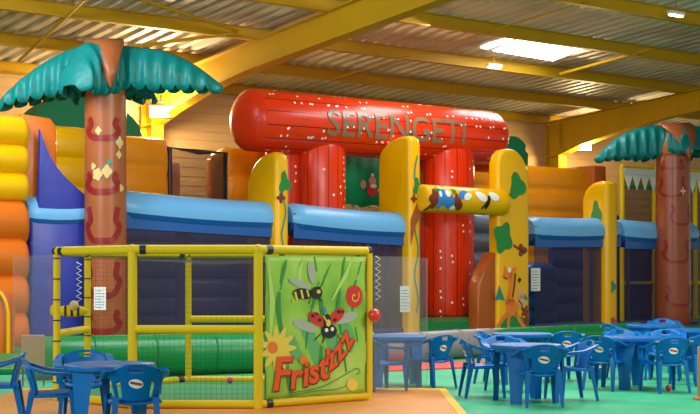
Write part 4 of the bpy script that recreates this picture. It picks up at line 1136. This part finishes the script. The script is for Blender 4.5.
def make_chair():
    """faces -y; origin on the floor under the seat"""
    t = thing('plastic_chair', 'x', 'chair')
    bm = bmesh.new(); n = 14; g = []
    for i in range(n + 1):
        u = i / n * 2 - 1; row = []
        for j in range(n + 1):
            v = j / n * 2 - 1
            half = .225 + .0 - .03 * (v + 1) / 2
            y_ = .215 * v; edge = max(0, -v - .7) / .3
            row.append(bm.verts.new((u * half * (1 - .04 * (abs(v) ** 6)), y_, .425 + .02 * abs(u) ** 2.5 - .012 * (1 - u * u) - .03 * edge ** 2 + (-.012 * v))))
        g.append(row)
    for i in range(n):
        for j in range(n): bm.faces.new((g[i][j], g[i + 1][j], g[i + 1][j + 1], g[i][j + 1]))
    o = link('seat', bm, M['plastic'], t); sd = o.modifiers.new('thickness', 'SOLIDIFY'); sd.thickness = .022; sd.offset = -1
    ba = link('backrest', shell_back(), M['plastic'], t); sd = ba.modifiers.new('thickness', 'SOLIDIFY'); sd.thickness = .012; sd.offset = 0
    def bk(u, v, o_):  # the rear face of the back, u right, v height
        f = (v - .415) / .385
        return Vector((u, .20 + .085 * f + .02 * f * f - (.055 + .03 * f) * (abs(u) / (.19 + .075 * f)) ** 2 + .008 + o_, v))
    bm = bmesh.new(); blob(bm, ell(0, .60, .072, .046, 24, 12), bk, .002); lg = link('logo', bm, M['white'], ba); lg['label'] = 'oval white sticker with a red band'
    bm = bmesh.new(); stroke(bm, [(-.06, .59), (0, .602), (.058, .614)], .026, bk, .004); link('logo_band', bm, M['redp'], ba)
    for s_ in (-1, 1):
        # armrest: strip sweeping from the back's upper edge forward and down into the front leg
        path = cr([(s_ * .262, .275, .735), (s_ * .29, .19, .70), (s_ * .295, .05, .655), (s_ * .29, -.10, .64), (s_ * .275, -.20, .625), (s_ * .262, -.235, .57), (s_ * .258, -.225, .45)], 4)
        bm = bmesh.new(); sec = []
        for i, p in enumerate(path):
            f = i / (len(path) - 1); w_ = .034 + .010 * math.sin(PI * f)
            a_, b_ = path[max(0, i - 1)], path[min(len(path) - 1, i + 1)]
            tg = (Vector(b_) - Vector(a_)).normalized(); sd_ = Vector((1, 0, 0)); nn = sd_.cross(tg).normalized()
            P = Vector(p); sec.append([bm.verts.new(P + sd_ * x_ * w_ + nn * z_) for x_, z_ in ((-1, -.022), (1, -.022), (1.0, .008), (0, .016), (-1.0, .008))])
        for p, q in zip(sec, sec[1:]):
            for k in range(5): bm.faces.new((p[k], p[(k + 1) % 5], q[(k + 1) % 5], q[k]))
        bm.faces.new(sec[0]); bm.faces.new(sec[-1][::-1]); link('armrest', bm, M['plastic'], t)
        bm = bmesh.new(); angle_leg(bm, (s_ * .265, -.235, .47), (s_ * .275, -.255, 0), .065, .035, s_, -1); link('leg', bm, M['plastic'], t)
        bm = bmesh.new(); angle_leg(bm, (s_ * .225, .23, .46), (s_ * .245, .30, 0), .065, .035, s_, 1); link('leg', bm, M['plastic'], t)
    bm = bmesh.new()
    for s_ in (-1, 1): bx(bm, min(s_ * .19, s_ * .255), max(s_ * .19, s_ * .255), -.22, .2, .40, .425)
    link('side_rail', bm, M['plastic'], t)
    return t
chair0 = make_chair(); used = []
def chair(px, s, face, label):
    """face: compass bearing in degrees the sitter looks towards, 0 = away from the camera, 90 = to the right"""
    c = chair0 if not used else copy_tree(chair0); used.append(1); c.scale = (.97, .97, .955)
    p = fl(px, s=s); c.location = p; c.rotation_euler = (0, 0, PI - R(face))
    c['label'] = label; c['group'] = 'blue plastic chairs'
    return c
def make_table():
    t = thing('plastic_table', 'x', 'table')
    bm = bmesh.new(); n = 48; Rr = .45
    prof = [(0, .722), (.40, .722), (.44, .724), (Rr, .718), (Rr + .004, .70), (Rr, .672), (Rr - .012, .672), (Rr - .012, .70), (0, .704)]
    rings = []
    for r_, z in prof:
        rings.append([bm.verts.new((max(r_, .001) * math.cos(2 * PI * k / n), max(r_, .001) * math.sin(2 * PI * k / n), z)) for k in range(n)])
    for p, q in zip(rings, rings[1:]):
        for k in range(n): bm.faces.new((p[k], p[(k + 1) % n], q[(k + 1) % n], q[k]))
    bm.faces.new(rings[0]); bm.faces.new(rings[-1])
    link('tabletop', bm, M['plastic'], t, True, 40)
    bm = bmesh.new(); n = 40
    rr_ = [[bm.verts.new((r_ * math.cos(2 * PI * k / n), r_ * math.sin(2 * PI * k / n), z)) for k in range(n)] for r_, z in ((.40, .704), (.39, .63), (.378, .63), (.388, .704))]
    for p, q in zip(rr_, rr_[1:]):
        for k in range(n): bm.faces.new((p[k], p[(k + 1) % n], q[(k + 1) % n], q[k]))
    link('apron', bm, M['plastic'], t)
    for k in range(4):
        c = PI / 4 + PI / 2 * k; bm = bmesh.new(); secs = []
        for z, wd_, rad in ((.70, .30, .40), (.45, .20, .405), (.2, .15, .41), (0, .13, .42)):
            s1 = []
            for j in range(9):
                f = (j / 8 - .5); an = c + f * wd_ / .36; s1.append((rad * math.cos(an) - .0 , rad * math.sin(an)))
            s2 = [((rad - .05 + .045 * abs(j / 8 - .5) * 2) * math.cos(c + (j / 8 - .5) * wd_ * .88 / .36), (rad - .05 + .045 * abs(j / 8 - .5) * 2 - .012) * math.sin(c + (j / 8 - .5) * wd_ * .88 / .36)) for j in range(8, -1, -1)]
            secs.append([bm.verts.new((x_, y_, z)) for x_, y_ in s1 + s2])
        m_ = len(secs[0])
        for p, q in zip(secs, secs[1:]):
            for j in range(m_): bm.faces.new((p[j], p[(j + 1) % m_], q[(j + 1) % m_], q[j]))
        bm.faces.new(secs[0]); bm.faces.new(secs[-1][::-1]); link('leg', bm, M['plastic'], t)
    return t
table0 = make_table(); tused = []
def table(px, s, rot, label):
    c = table0 if not tused else copy_tree(table0); tused.append(1)
    c.location = fl(px, s=s); c.rotation_euler = (0, 0, R(rot)); c['label'] = label; c['group'] = 'round blue plastic tables'
    return c
table(110, 101, 12, 'round blue table nearest the camera in front of the yellow frame')
table(526, 79, 20, 'round blue table in the middle of the right front chair group')
table(631, 70.5, 20, 'round blue table left of the small red ball on the floor')
table(522, 66.5, 30, 'round blue table behind the right front chair group')
table(652, 56.5, 10, 'round blue table far back before the right palm')
table(694, 61.5, 40, 'round blue table at the right edge behind the others')
table(396, 69, 5, 'round blue table seen through the clear sheet')
# left group
chair(52, 99, 78, 'blue chair in profile at the left of the nearest table')
chair(84, 91, 170, 'pale lit blue chair behind the nearest table facing the camera')
chair(134, 104, -14, 'blue chair with sticker, back turned, at the nearest table')
chair(-2, 92, -100, 'blue chair cut off by the left edge of the photo')
# centre
chair(382, 73.5, 60, 'blue chair left of the table behind the clear sheet')
chair(431, 70.5, -42, 'blue chair just right of the clear sheet edge')
# right front group
chair(483, 76, 84, 'blue chair in profile at the left of the right front table')
chair(507, 73, 168, 'pale lit blue chair behind the right front table facing the camera')
chair(539, 81.5, -6, 'blue chair with sticker, back turned, at the right front table')
chair(570, 78, -106, 'blue chair turned left at the right side of the right front table')
chair(497, 67.5, 115, 'blue chair left of the table behind the front group')
chair(560, 66.0, -15, 'dark blue chair back seen just behind the right front table')
# second group
chair(606, 71.5, 35, 'blue chair with sticker left of the table near the red ball')
chair(665, 73, -14, 'blue chair with sticker standing over the small red ball')
chair(628, 65, 165, 'blue chair behind the table near the red ball')
chair(664, 65.5, -160, 'pale blue chair between the two right tables')
chair(622, 57.5, 70, 'blue chair left of the far back table')
chair(694, 68.5, -30, 'blue chair at the right edge of the photo')
chair(666, 52.5, 180, 'farthest blue chair behind the far back table')
# small items on the floor
def ball(label, px, py, r, m_, s):
    bm = bmesh.new(); bmesh.ops.create_uvsphere(bm, u_segments=18, v_segments=12, radius=r)
    o = tag(link('play_ball', bm, M[m_]), label, 'ball', None); o.location = fl(px, s=s) + Vector((0, 0, r)); return o
ball('small red ball on the green floor under a right chair', 668.5, 0, .042, 'ball', 72.5)
o = ball('small pink ball lying on the mat inside the yellow frame', 230, 0, .045, 'pink', 66); o.location = fl(230, s=68.6 + 1.5) + Vector((0, 0, .1))
# patterned toy bucket between the right groups
p = fl(597, s=65)
t = thing('toy_bucket', 'small blue bucket with white and orange patches between tables', 'bucket', p)
bm = bmesh.new(); tube(bm, [(0, 0, 0), (0, 0, .02), (0, 0, .26), (0, 0, .28)], [.12, .13, .17, .175], 24); link('body', bm, M['plastic'], t)
def bmp(u, v, o_):
    r_ = .13 + (v - .02) / .24 * .04 + o_; return Vector((r_ * math.sin(u / r_), -r_ * math.cos(u / r_), v))
bm = bmesh.new(); blob(bm, lobes(-.02, .2, .05, 4, .3), bmp, .004); blob(bm, lobes(.09, .1, .045, 3, .3), bmp, .004); link('white_patch', bm, M['white'], t)
bm = bmesh.new(); blob(bm, lobes(-.1, .12, .04, 3, .3), bmp, .004); blob(bm, lobes(.05, .23, .03, 3, .3), bmp, .005); link('orange_patch', bm, M['orangep'], t)
bm = bmesh.new(); tube(bm, [(.175 * math.cos(R(a_)), 0, .27 + .14 * math.sin(R(a_))) for a_ in range(0, 181, 15)], .008, 6); link('handle', bm, M['white'], t)
# beige post at the right border
p = fl(701, s=78)
t = thing('wooden_post', 'pale wooden post at the right border beside the chairs', 'post', p)
bm = bmesh.new(); bx(bm, -.04, .04, -.04, .04, 0, .68, .008); link('shaft', bm, M['tan'], t)
bm = bmesh.new(); bx(bm, -.09, .09, -.09, .09, 0, .04, .01); link('foot', bm, M['tan'], t)
